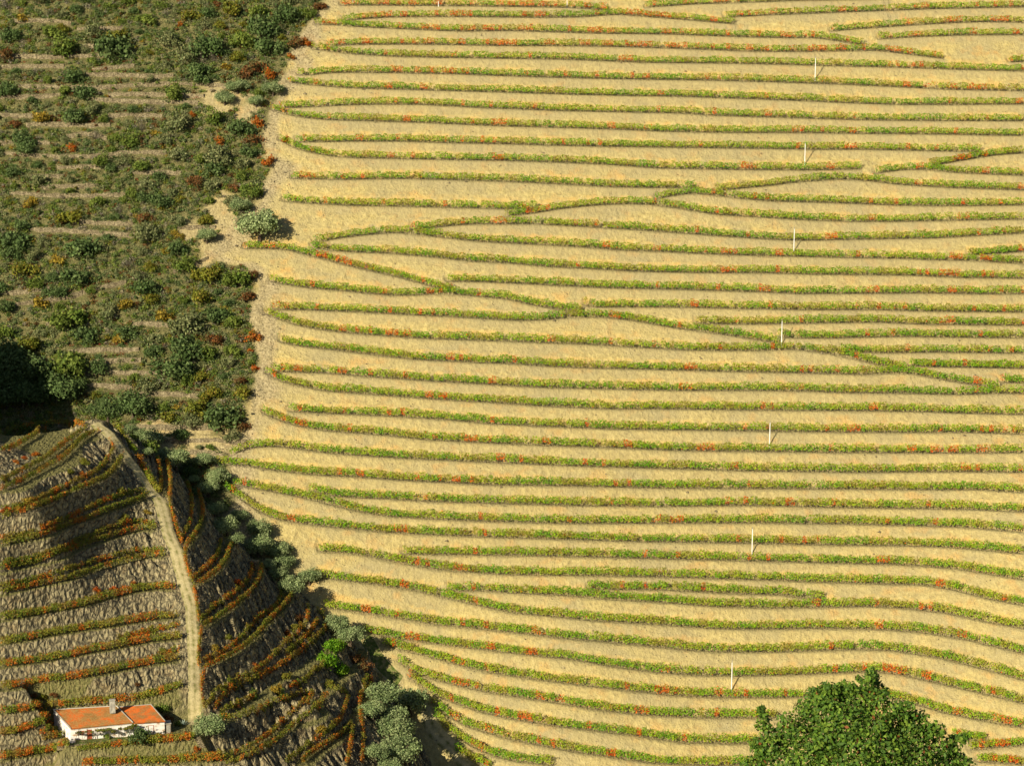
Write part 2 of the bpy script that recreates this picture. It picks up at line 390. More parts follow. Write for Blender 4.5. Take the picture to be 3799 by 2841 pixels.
tps = tps_fit(cp)
GC = Grid(-176, 14, 396, 622, 2.0)
GC.Z = tps(GC.X, GC.Y)
yc = np.interp(GC.X, [-176, -130, -118, -108, -98, -90, -80, -70, -55, -40], [520, 527, 531, 537, 545, 552, 560, 566, 560, 545])
t = GC.Y - yc - 2
kf = np.interp(GC.X, [-125, -100, -85, -65, -45], [0.95, 0.85, 0.50, 0.32, 0.28])
GC.Z = GC.Z - kf * np.where(t > 0, t * t / (t + 3.0), 0)
xc = np.interp(GC.Y, [396, 450, 470, 485, 500, 520, 540], [-29, -27, -26, -25, -30, -38, -45])
t = GC.X - xc - 1.0
GC.Z = GC.Z - 0.9 * np.where(t > 0, t * t / (t + 2.0), 0)
GS = Grid(-172, 6, 400, 616, 0.3)
SZ = GC(GS.X, GS.Y)
yp = path3[::-1, 1]; xp = path3[::-1, 0]
dxp = GS.X - np.interp(GS.Y, yp, xp)


def terr(z, levels, hi):
    lv = np.sort(np.array([float(l[0]) for l in levels]))
    keep = [lv[0]]
    for l in lv[1:]:
        if l - keep[-1] > 0.42 + hi + 0.5:
            keep.append(l)
    xs, fs = [-400.0], [-400.0]
    for l in keep:
        xs += [l - 0.42, l + hi]; fs += [l - 0.06, l + 0.14]
    xs.append(400.0); fs.append(400.0)
    g = np.interp(z, xs, fs)
    lvk = np.array(keep)
    k = np.clip(np.searchsorted(lvk, z + 0.4) - 1, 0, len(lvk) - 1)
    b = ((z > lvk[k] - 0.42) & (z < lvk[k] + hi + 0.1)).astype(float)
    return g, b


zl, bl = terr(SZ, L_LEVEL, 1.05); zr, br = terr(SZ, R_LEVEL, 1.5)
below_path = GS.Y < 449
side = sstep(-2, 2, dxp)
zt = zl * (1 - side) + zr * side
bS = bl * (1 - side) + br * side
wp = np.where(below_path, 1.0, sstep(1.6, 4.2, np.abs(dxp)))
zt = SZ * (1 - wp) + zt * wp
bS = bS * wp
# the yard of the house
HA = at_z(pts("Z8 415,905")[0], HZ); HB = at_z(pts("Z8 1702,815")[0], HZ)
ex = (HB - HA)[:2]; HL = float(np.hypot(*ex)); ex = ex / HL; ey = np.array([-ex[1], ex[0]])
ls = (GS.X - HA[0]) * ex[0] + (GS.Y - HA[1]) * ex[1]
lt = (GS.X - HA[0]) * ey[0] + (GS.Y - HA[1]) * ey[1]
dl = np.maximum(np.maximum(-1.0 - 0.74 * np.maximum(lt, 0) - ls, ls - 26.0), np.maximum(-3.1 - lt, lt - 7.4))
wyard = sstep(3.0, 0.0, dl)
bankmask = (1 - bS) * wp * (1 - wyard)
uu = GS.X * 0.80 + GS.Y * 0.60; vv = -GS.X * 0.60 + GS.Y * 0.80
streak = (vnoise(uu / 1.0, vv / 5.0, 21) - 0.5) * 1.0 + (vnoise(uu / 0.5, vv / 2.2, 22) - 0.5) * 0.6
streak += (vnoise(GS.X / 6, GS.Y / 6, 23) - 0.5) * 0.5
crk = np.maximum(0, 0.30 - np.abs(vnoise(uu / 0.95 + 1.5 * vnoise(GS.X / 3, GS.Y / 3, 26), vv / 4.0, 27) - 0.5) * 1.6) / 0.30
streak -= 0.9 * crk ** 1.5
near_p = np.where(dxp > 0, 0.5, 0.0) + 0.45 + 0.75 * np.exp(-(np.minimum(dxp, 0) / 14.0) ** 2)
zt = zt + streak * bankmask * near_p * (0.35 + 0.9 * vnoise(GS.X / 7, GS.Y / 7, 24))
zt = zt + (vnoise(GS.X / 1.3, GS.Y / 1.3, 25) - 0.5) * 0.10
GS.Z = zt * (1 - wyard) + HZ * wyard


def Cv(x, y):
    return -1.7 - 0.45 * y + 0.0 * x


def T(x, y):
    return np.maximum(np.maximum(GH(x, y), GS(x, y)), Cv(x, y))


def GSH(x, y):
    return np.maximum(GS(x, y), GH(x, y))


def ground(x, y):
    return float(T(np.array([x]), np.array([y]))[0])


def gpt(u, v):
    p, ok = hit(np.array([[u, v]]), T)
    return p[0]


# ------------------------------------------------------------------ materials
def mat(name, rough=0.8):
    m = bpy.data.materials.new(name); m.use_nodes = True
    b = m.node_tree.nodes["Principled BSDF"]
    b.inputs["Roughness"].default_value = rough
    b.inputs["Specular IOR Level"].default_value = 0.15
    return m, m.node_tree, b


def noise(nt, scale, detail=4, vec=None, w=None):
    n = nt.nodes.new("ShaderNodeTexNoise")
    n.inputs["Scale"].default_value = scale; n.inputs["Detail"].default_value = detail
    if vec is not None:
        nt.links.new(vec, n.inputs["Vector"])
    return n.outputs["Fac"]


def ramp(nt, fac, stops):
    r = nt.nodes.new("ShaderNodeValToRGB")
    e = r.color_ramp.elements
    while len(e) < len(stops):
        e.new(0.5)
    for k, (p, c) in enumerate(stops):
        e[k].position = p
        e[k].color = (*c, 1) if len(c) == 3 else c
    nt.links.new(fac, r.inputs[0])
    return r.outputs[0]


def mix(nt, fac, a, b, mode='MIX'):
    m = nt.nodes.new("ShaderNodeMix"); m.data_type = 'RGBA'; m.blend_type = mode
    if isinstance(fac, float):
        m.inputs[0].default_value = fac
    else:
        nt.links.new(fac, m.inputs[0])
    for k, c in ((6, a), (7, b)):
        if isinstance(c, tuple):
            m.inputs[k].default_value = (*c, 1)
        else:
            nt.links.new(c, m.inputs[k])
    return m.outputs[2]


def attr(nt, name, out="Fac"):
    a = nt.nodes.new("ShaderNodeAttribute"); a.attribute_name = name
    return a.outputs[out]


def pos(nt, scale=(1, 1, 1), rot=(0, 0, 0)):
    g = nt.nodes.new("ShaderNodeNewGeometry"); mp = nt.nodes.new("ShaderNodeMapping")
    mp.inputs["Scale"].default_value = scale; mp.inputs["Rotation"].default_value = rot
    nt.links.new(g.outputs["Position"], mp.inputs["Vector"])
    return mp.outputs[0]


def bump(nt, b, h, strength, dist):
    n = nt.nodes.new("ShaderNodeBump"); n.inputs["Strength"].default_value = strength; n.inputs["Distance"].default_value = dist
    nt.links.new(h, n.inputs["Height"]); nt.links.new(n.outputs[0], b.inputs["Normal"])


def mul(nt, a, k):
    m = nt.nodes.new("ShaderNodeMath"); m.operation = 'MULTIPLY'
    nt.links.new(a, m.inputs[0])
    if isinstance(k, float):
        m.inputs[1].default_value = k
    else:
        nt.links.new(k, m.inputs[1])
    return m.outputs[0]


def leaf_mat(name, trans=0.25):
    m, nt, b = mat(name, 0.6)
    c = attr(nt, "col", "Color")
    nt.links.new(c, b.inputs["Base Color"])
    tr = nt.nodes.new("ShaderNodeBsdfTranslucent"); nt.links.new(c, tr.inputs["Color"])
    mx = nt.nodes.new("ShaderNodeMixShader"); mx.inputs[0].default_value = trans
    out = nt.nodes["Material Output"]
    nt.links.new(b.outputs[0], mx.inputs[1]); nt.links.new(tr.outputs[0], mx.inputs[2]); nt.links.new(mx.outputs[0], out.inputs[0])
    return m


M_LEAF = leaf_mat("leaf_cover")
M_WOOD, nt, b = mat("bark", 0.9)
nt.links.new(ramp(nt, noise(nt, 9, 4), [(0.3, (0.07, 0.05, 0.035)), (0.7, (0.17, 0.13, 0.09))]), b.inputs["Base Color"])

# tan soil of the big slope, scrub floor to its left
M_HILL, nt, b = mat("schist_soil", 0.95)
p1 = pos(nt)
pst = pos(nt, (1.3, 0.28, 0.28))
n1 = noise(nt, 0.10, 5, p1); n2 = noise(nt, 0.9, 8, p1); n3 = noise(nt, 2.6, 5, p1); n4 = noise(nt, 1.5, 4, pst)
soil = ramp(nt, n2, [(0.28, (0.36, 0.28, 0.115)), (0.44, (0.46, 0.37, 0.15)), (0.56, (0.52, 0.42, 0.17)), (0.70, (0.60, 0.49, 0.21))])
soil = mix(nt, mul(nt, ramp(nt, n1, [(0.42, (0, 0, 0)), (0.66, (1, 1, 1))]), 0.65), soil, (0.34, 0.295, 0.165))
soil = mix(nt, mul(nt, ramp(nt, noise(nt, 0.22, 5, pos(nt, (1, 1, 1), (0.3, 0.2, 0.5))), [(0.55, (0, 0, 0)), (0.7, (1, 1, 1))]), 0.55), soil, (0.58, 0.33, 0.10))
soil = mix(nt, mul(nt, ramp(nt, n4, [(0.36, (1, 1, 1)), (0.48, (0, 0, 0))]), 0.45), soil, (0.31, 0.25, 0.11))
vo = nt.nodes.new("ShaderNodeTexVoronoi"); vo.inputs["Scale"].default_value = 1.3
nt.links.new(p1, vo.inputs["Vector"])
stone = ramp(nt, vo.outputs["Distance"], [(0.10, (1, 1, 1)), (0.17, (0, 0, 0))])
soil = mix(nt, mul(nt, stone, 0.6), soil, (0.66, 0.57, 0.38))
benchc = ramp(nt, n3, [(0.35, (0.19, 0.17, 0.08)), (0.65, (0.34, 0.28, 0.14))])
soil = mix(nt, mul(nt, attr(nt, "lip"), 0.6), soil, (0.35, 0.295, 0.16))  # upper banks painted darker and greyer to suggest stepped light and shade
gr_ = ramp(nt, noise(nt, 5.0, 3, p1), [(0.36, (0, 0, 0)), (0.44, (1, 1, 1))])
soil = mix(nt, 0.35, soil, mix(nt, gr_, (0.17, 0.13, 0.06), soil))
soil = mix(nt, mul(nt, mul(nt, attr(nt, "cut"), ramp(nt, noise(nt, 0.35, 5, p1), [(0.42, (0, 0, 0)), (0.6, (1, 1, 1))])), 0.6), soil, (0.64, 0.42, 0.125))
soil = mix(nt, mul(nt, attr(nt, "bench"), 0.75), soil, benchc)
rubc = ramp(nt, noise(nt, 1.9, 6, p1), [(0.34, (0.15, 0.12, 0.075)), (0.5, (0.34, 0.28, 0.17)), (0.68, (0.50, 0.42, 0.26))])
soil = mix(nt, attr(nt, "rubble"), soil, rubc)
scr = ramp(nt, n3, [(0.3, (0.055, 0.058, 0.022)), (0.5, (0.14, 0.13, 0.05)), (0.72, (0.28, 0.235, 0.115))])
scr = mix(nt, mul(nt, ramp(nt, n2, [(0.52, (0, 0, 0)), (0.64, (1, 1, 1))]), 0.6), scr, (0.10, 0.11, 0.035))
soil = mix(nt, attr(nt, "scrub"), soil, scr)
nt.links.new(soil, b.inputs["Base Color"])
hs = nt.nodes.new("ShaderNodeMath"); hs.operation = 'ADD'
nt.links.new(n3, hs.inputs[0]); nt.links.new(mul(nt, n2, 1.6), hs.inputs[1])
bump(nt, b, hs.outputs[0], 0.9, 0.35)

# rock banks of the spur
M_SPUR, nt, b = mat("schist_rock", 0.92)
p1 = pos(nt); pr = pos(nt, (0.9, 0.36, 0.6), (0, 0, math.radians(37)))
nA = noise(nt, 1.7, 6, pr); nB = noise(nt, 0.5, 5, p1); nC = noise(nt, 3.0, 5, p1)
rock = ramp(nt, nA, [(0.30, (0.06, 0.05, 0.035)), (0.43, (0.21, 0.18, 0.105)), (0.58, (0.34, 0.29, 0.165)), (0.76, (0.50, 0.43, 0.25))])
rock = mix(nt, mul(nt, ramp(nt, nB, [(0.5, (0, 0, 0)), (0.68, (1, 1, 1))]), 0.5), rock, (0.30, 0.21, 0.10))
bc = ramp(nt, nC, [(0.3, (0.09, 0.10, 0.03)), (0.55, (0.19, 0.17, 0.065)), (0.75, (0.30, 0.26, 0.12))])
rock = mix(nt, attr(nt, "bench"), rock, bc)
nt.links.new(rock, b.inputs["Base Color"])
vk = nt.nodes.new("ShaderNodeTexVoronoi"); vk.feature = 'DISTANCE_TO_EDGE'; vk.inputs["Scale"].default_value = 0.85
wob = nt.nodes.new("ShaderNodeVectorMath"); wob.operation = 'ADD'
nz = nt.nodes.new("ShaderNodeTexNoise"); nz.inputs["Scale"].default_value = 0.8; nt.links.new(p1, nz.inputs["Vector"])
nt.links.new(pos(nt, (1.25, 0.42, 0.75), (0, 0, math.radians(37))), wob.inputs[0]); nt.links.new(nz.outputs["Color"], wob.inputs[1])
nt.links.new(wob.outputs[0], vk.inputs["Vector"])
gap = ramp(nt, vk.outputs["Distance"], [(0.02, (1, 1, 1)), (0.10, (0, 0, 0))])
inv = nt.nodes.new("ShaderNodeMath"); inv.operation = 'SUBTRACT'; inv.inputs[0].default_value = 1.0; nt.links.new(attr(nt, "bench"), inv.inputs[1])
rock = mix(nt, mul(nt, mul(nt, gap, inv.outputs[0]), 0.75), rock, (0.035, 0.03, 0.022))
nt.links.new(rock, b.inputs["Base Color"])
hh_ = nt.nodes.new("ShaderNodeMath"); hh_.operation = 'ADD'
nt.links.new(nA, hh_.inputs[0]); nt.links.new(mul(nt, vk.outputs["Distance"], 1.2), hh_.inputs[1])
bump(nt, b, hh_.outputs[0], 1.0, 0.55)

M_PATH, nt, b = mat("dry_path", 0.95)
p1 = pos(nt)
tr = nt.nodes.new("ShaderNodeMath"); tr.operation = 'MULTIPLY_ADD'
nt.links.new(noise(nt, 0.8, 5, p1), tr.inputs[0]); tr.inputs[1].default_value = 0.95
nt.links.new(mul(nt, attr(nt, "track"), 0.3), tr.inputs[2])
c = ramp(nt, tr.outputs[0], [(0.36, (0.19, 0.19, 0.06)), (0.50, (0.38, 0.33, 0.16)), (0.72, (0.54, 0.46, 0.25))])
c = mix(nt, mul(nt, ramp(nt, noise(nt, 3, 4, p1), [(0.4, (0, 0, 0)), (0.65, (1, 1, 1))]), 0.3), c, (0.18, 0.15, 0.07))
nt.links.new(c, b.inputs["Base Color"])
bump(nt, b, noise(nt, 3, 5, p1), 0.5, 0.2)

M_GRASS, nt, b = mat("short_grass", 0.9)
nt.links.new(ramp(nt, noise(nt, 1.2, 6, pos(nt)), [(0.3, (0.05, 0.085, 0.015)), (0.5, (0.12, 0.15, 0.035)), (0.62, (0.24, 0.21, 0.09))]), b.inputs["Base Color"])
bump(nt, b, noise(nt, 7, 4, pos(nt)), 0.6, 0.15)

M_WALLST, nt, b = mat("dry_stone", 0.92)
vo = nt.nodes.new("ShaderNodeTexVoronoi"); vo.inputs["Scale"].default_value = 2.4; nt.links.new(pos(nt, (1, 1, 2.2)), vo.inputs["Vector"])
c = ramp(nt, noise(nt, 1.1, 5, pos(nt)), [(0.3, (0.17, 0.135, 0.08)), (0.5, (0.34, 0.28, 0.165)), (0.7, (0.50, 0.42, 0.26))])
c = mix(nt, mul(nt, ramp(nt, vo.outputs["Distance"], [(0.35, (0, 0, 0)), (0.62, (1, 1, 1))]), 0.7), c, (0.07, 0.055, 0.035))
nt.links.new(c, b.inputs["Base Color"]); bump(nt, b, vo.outputs["Distance"], 0.8, -0.2)


def plain(name, col, rough=0.7, var=0.25, scale=4.0):
    m, nt, b = mat(name, rough)
    d = tuple(x * (1 - var) for x in col); e = tuple(min(1, x * (1 + var * 0.6)) for x in col)
    nt.links.new(ramp(nt, noise(nt, scale, 5), [(0.35, d), (0.65, e)]), b.inputs["Base Color"])
    return m


M_POLE = plain("pale_concrete", (0.80, 0.80, 0.76), 0.6, 0.1)
M_WIRE = plain("dark_wire", (0.10, 0.10, 0.10), 0.5)
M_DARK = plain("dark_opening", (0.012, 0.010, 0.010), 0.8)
M_DOOR = plain("faded_red_wood", (0.36, 0.10, 0.05), 0.7)
M_GREYW = plain("weathered_wood", (0.33, 0.28, 0.22), 0.8)
M_CEM = plain("grey_cement", (0.42, 0.40, 0.34), 0.9, 0.35, 3.0)
M_AGAVE = plain("agave_leaf", (0.30, 0.38, 0.33), 0.5)
M_WHITE, nt, b = mat("lime_wash", 0.85)
nw = noise(nt, 0.9, 6, pos(nt, (1, 1, 1.4)))
c = ramp(nt, nw, [(0.34, (0.45, 0.33, 0.22)), (0.42, (0.78, 0.72, 0.66)), (0.6, (0.84, 0.82, 0.80))])
nt.links.new(c, b.inputs["Base Color"])
M_TILE, nt, b = mat("clay_tiles", 0.8)
c = ramp(nt, noise(nt, 0.55, 6, pos(nt)), [(0.34, (0.26, 0.13, 0.045)), (0.47, (0.38, 0.12, 0.03)), (0.60, (0.60, 0.12, 0.015))])
c = mix(nt, mul(nt, ramp(nt, noise(nt, 3.0, 4, pos(nt)), [(0.45, (0, 0, 0)), (0.62, (1, 1, 1))]), 0.5), c, (0.33, 0.22, 0.08))
nt.links.new(c, b.inputs["Base Color"])

M_TILEOLD, nt, b = mat("weathered_clay_tiles", 0.85)
c = ramp(nt, noise(nt, 0.5, 7, pos(nt)), [(0.36, (0.24, 0.13, 0.04)), (0.50, (0.36, 0.135, 0.035)), (0.64, (0.52, 0.12, 0.02))])
c = mix(nt, mul(nt, ramp(nt, noise(nt, 2.6, 5, pos(nt)), [(0.45, (0, 0, 0)), (0.6, (1, 1, 1))]), 0.6), c, (0.34, 0.24, 0.09))
nt.links.new(c, b.inputs["Base Color"])


# ------------------------------------------------------------------ mesh helpers
def tag(o, label=None, cat=None, group=None, kind=None):
    if label: o["label"] = label
    if cat: o["category"] = cat
    if group: o["group"] = group
    if kind: o["kind"] = kind
    return o


def link(name, me, parent=None, loc=None):
    o = bpy.data.objects.new(name, me)
    COL.objects.link(o)
    if parent is not None:
        o.parent = parent
    if loc is not None:
        o.location = loc
    return o


def empty(name, loc):
    o = bpy.data.objects.new(name, None); o.empty_display_size = 0.3
    COL.objects.link(o); o.location = loc
    return o


def quad_mesh(name, V, cols=None, material=None):
    n = len(V)
    me = bpy.data.meshes.new(name)
    me.vertices.add(n * 4); me.vertices.foreach_set("co", np.ascontiguousarray(V, dtype=np.float32).ravel())
    me.loops.add(n * 4); me.loops.foreach_set("vertex_index", np.arange(n * 4, dtype=np.int32))
    me.polygons.add(n); me.polygons.foreach_set("loop_start", np.arange(0, n * 4, 4, dtype=np.int32))
    me.update(calc_edges=True)
    if cols is not None:
        a = me.attributes.new("col", 'FLOAT_COLOR', 'FACE')
        a.data.foreach_set("color", np.hstack([cols, np.ones((n, 1))]).astype(np.float32).ravel())
    if material:
        me.materials.append(material)
    return me


def poly_mesh(name, V, F, material=None, smooth=False):
    me = bpy.data.meshes.new(name)
    me.from_pydata([tuple(map(float, v)) for v in V], [], F); me.update()
    if material: me.materials.append(material)
    if smooth:
        me.polygons.foreach_set("use_smooth", [True] * len(me.polygons))
    return me


def grid_mesh(name, X, Y, Z, keep, material, attrs):
    nx, ny = X.shape
    idx = np.arange(nx * ny).reshape(nx, ny)
    q = np.stack([idx[:-1, :-1], idx[1:, :-1], idx[1:, 1:], idx[:-1, 1:]], -1)
    k = keep[:-1, :-1] | keep[1:, :-1] | keep[1:, 1:] | keep[:-1, 1:]
    q = q[k]
    used = np.unique(q); remap = np.zeros(nx * ny, np.int64); remap[used] = np.arange(len(used))
    q = remap[q]
    co = np.stack([X.ravel()[used], Y.ravel()[used], Z.ravel()[used]], -1)
    me = bpy.data.meshes.new(name); n = len(q)
    me.vertices.add(len(co)); me.vertices.foreach_set("co", co.astype(np.float32).ravel())
    me.loops.add(n * 4); me.loops.foreach_set("vertex_index", q.astype(np.int32).ravel())
    me.polygons.add(n); me.polygons.foreach_set("loop_start", np.arange(0, n * 4, 4, dtype=np.int32))
    me.polygons.foreach_set("use_smooth", np.ones(n, bool))
    me.update(calc_edges=True)
    for nm, A in attrs.items():
        a = me.attributes.new(nm, 'FLOAT', 'POINT'); a.data.foreach_set("value", A.ravel()[used].astype(np.float32))
    me.materials.append(material)
    return me


def rand_dirs(n, up=0.0):
    v = rng.normal(size=(n, 3)); v[:, 2] += up
    return v / np.linalg.norm(v, axis=1, keepdims=True)


def leaves(P, size, aspect=0.7, nrm=None, jitter=1.0):
    n = len(P)
    N = rand_dirs(n) if nrm is None else nrm + jitter * rng.normal(size=(n, 3)) * 0.6
    N = N / (np.linalg.norm(N, axis=1, keepdims=True) + 1e-9)
    a = np.cross(N, rand_dirs(n)); a /= (np.linalg.norm(a, axis=1, keepdims=True) + 1e-9)
    b = np.cross(N, a)
    s = (size * rng.uniform(0.6, 1.3, n))[:, None] * 0.5
    a = a * s; b = b * s * aspect
    return np.stack([P - a, P - b * 1.0, P + a, P + b], 1)


def box_geo(V, F, c, ax, ay, az, sx, sy, sz):
    """box centred on c with half sizes along three axes"""
    i = len(V)
    for kz in (-1, 1):
        for kx, ky in ((-1, -1), (1, -1), (1, 1), (-1, 1)):
            V.append(np.asarray(c) + ax * sx * kx + ay * sy * ky + az * sz * kz)
    F += [(i, i + 3, i + 2, i + 1), (i + 4, i + 5, i + 6, i + 7), (i, i + 1, i + 5, i + 4), (i + 1, i + 2, i + 6, i + 5), (i + 2, i + 3, i + 7, i + 6), (i + 3, i, i + 4, i + 7)]


def tube_geo(V, F, pts_, radii, n=7, cap=True):
    pts_ = [np.asarray(p, float) for p in pts_]
    i0 = len(V)
    for k, p in enumerate(pts_):
        d = pts_[min(k + 1, len(pts_) - 1)] - pts_[max(k - 1, 0)]
        d = d / (np.linalg.norm(d) + 1e-9)
        a = np.cross(d, (0.3, 0.9, 0.2) if abs(d[2]) > 0.8 else (0, 0, 1.0)); a /= np.linalg.norm(a); b_ = np.cross(d, a)
        for m in range(n):
            t_ = 2 * math.pi * m / n
            V.append(p + (a * math.cos(t_) + b_ * math.sin(t_)) * radii[k])
    for k in range(len(pts_) - 1):
        for m in range(n):
            F.append((i0 + k * n + m, i0 + k * n + (m + 1) % n, i0 + (k + 1) * n + (m + 1) % n, i0 + (k + 1) * n + m))
    if cap:
        F.append(tuple(i0 + (len(pts_) - 1) * n + m for m in range(n)))
        F.append(tuple(i0 + m for m in reversed(range(n))))


UX, UY, UZ = np.array([1.0, 0, 0]), np.array([0, 1.0, 0]), np.array([0, 0, 1.0])

# ------------------------------------------------------------------ ground objects
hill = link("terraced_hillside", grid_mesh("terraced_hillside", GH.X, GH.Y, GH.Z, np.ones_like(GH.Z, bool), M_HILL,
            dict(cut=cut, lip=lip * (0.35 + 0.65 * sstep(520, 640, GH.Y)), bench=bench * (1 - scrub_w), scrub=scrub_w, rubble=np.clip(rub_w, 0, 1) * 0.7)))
tag(hill, "steep tan terraced hillside filling most of the view", "hillside", kind='structure')
keepS = (GS.Z > GH(GS.X, GS.Y) - 2.5) & (GS.Z > Cv(GS.X, GS.Y) - 2.5)
spur = link("vineyard_spur", grid_mesh("vineyard_spur", GS.X, GS.Y, GS.Z, keepS, M_SPUR, dict(bench=np.clip(bS + wyard, 0, 1))))
tag(spur, "nearer rocky vineyard spur in the lower left", "spur", kind='structure')
GV = Grid(-384, 384, -32, 488, 8.0)
GV.Z = Cv(GV.X, GV.Y)
val = link("valley_ground", grid_mesh("valley_ground", GV.X, GV.Y, GV.Z, np.ones_like(GV.Z, bool), M_HILL,
           dict(cut=GV.Z * 0, lip=GV.Z * 0, bench=GV.Z * 0, scrub=GV.Z * 0 + 1, rubble=GV.Z * 0)))
tag(val, "unseen near side of the valley below the viewpoint", "ground", kind='structure')


def strip(name, P, W, material, G, lift=0.07, m=9):
    P = np.asarray(P)[:, :2]; W = np.asarray(W, float)
    s = np.concatenate([[0], np.cumsum(np.hypot(*np.diff(P, axis=0).T))])
    ss = np.arange(0, s[-1], 0.45)
    q = np.stack([np.interp(ss, s, P[:, 0]), np.interp(ss, s, P[:, 1])], -1)
    for _ in range(6):
        q[1:-1] = (q[:-2] + 2 * q[1:-1] + q[2:]) / 4
    w = np.interp(ss, s, W)
    t_ = np.gradient(q, axis=0); t_ /= np.linalg.norm(t_, axis=1, keepdims=True); nn = np.stack([t_[:, 1], -t_[:, 0]], -1)
    k = np.linspace(-1, 1, m)
    w2 = w[:, None] * 0.5 * (1 + 0.3 * (vnoise(ss[:, None] / 2.2 + 7 * np.sign(k)[None], k[None] * 0 + 3.3, 31) - 0.5))
    X = q[:, 0:1] + nn[:, 0:1] * k[None] * w2; Y = q[:, 1:2] + nn[:, 1:2] * k[None] * w2
    Z = G(X, Y) + lift * (1 - 0.9 * np.abs(k[None]) ** 6)
    tr_ = np.exp(-((np.abs(k) - 0.42) / 0.2) ** 2)[None] * np.ones_like(X)
    return grid_mesh(name, X, Y, Z, np.ones_like(X, bool), material, dict(track=tr_))


o_ = link("path", strip("path", np.vstack([path3 + np.array([0.2, 0, 0])]), np.linspace(3.3, 2.7, len(path3)), M_PATH, GS, 0.10))
tag(o_, "pale grassy cart path running up the crest of the spur", "path", kind='structure')
rd, _ok = hit(dense(pts("D1 720,655 740,700 765,750 800,800 850,850 900,900 960,960")), GH)
o_ = link("dirt_road", strip("dirt_road", rd, np.full(len(rd), 3.4), M_PATH, GH, 0.12))
tag(o_, "pale dirt road at the bottom edge beside the dark olives", "road", kind='structure')
gr, _ok = hit(dense(pts("D1 455,350 490,400 510,450 560,500 620,560")), GH)
o_ = link("grass_patch", strip("grass_patch", gr, np.full(len(gr), 2.6), M_GRASS, GH, 0.10))
tag(o_, "green grass patch at the gully head between spur and slope", "grass", kind='structure')

# ------------------------------------------------------------------ vine rows
C_HILL = np.array([(0.13, 0.32, 0.012), (0.22, 0.40, 0.016), (0.36, 0.47, 0.02), (0.30, 0.27, 0.035)])
C_SPUR = np.array([(0.17, 0.23, 0.025), (0.25, 0.26, 0.03), (0.33, 0.29, 0.04), (0.28, 0.18, 0.04)])
C_RED = np.array([(0.66, 0.17, 0.015), (0.68, 0.10, 0.012), (0.55, 0.21, 0.03)])
STEM = np.array([0.045, 0.032, 0.022])


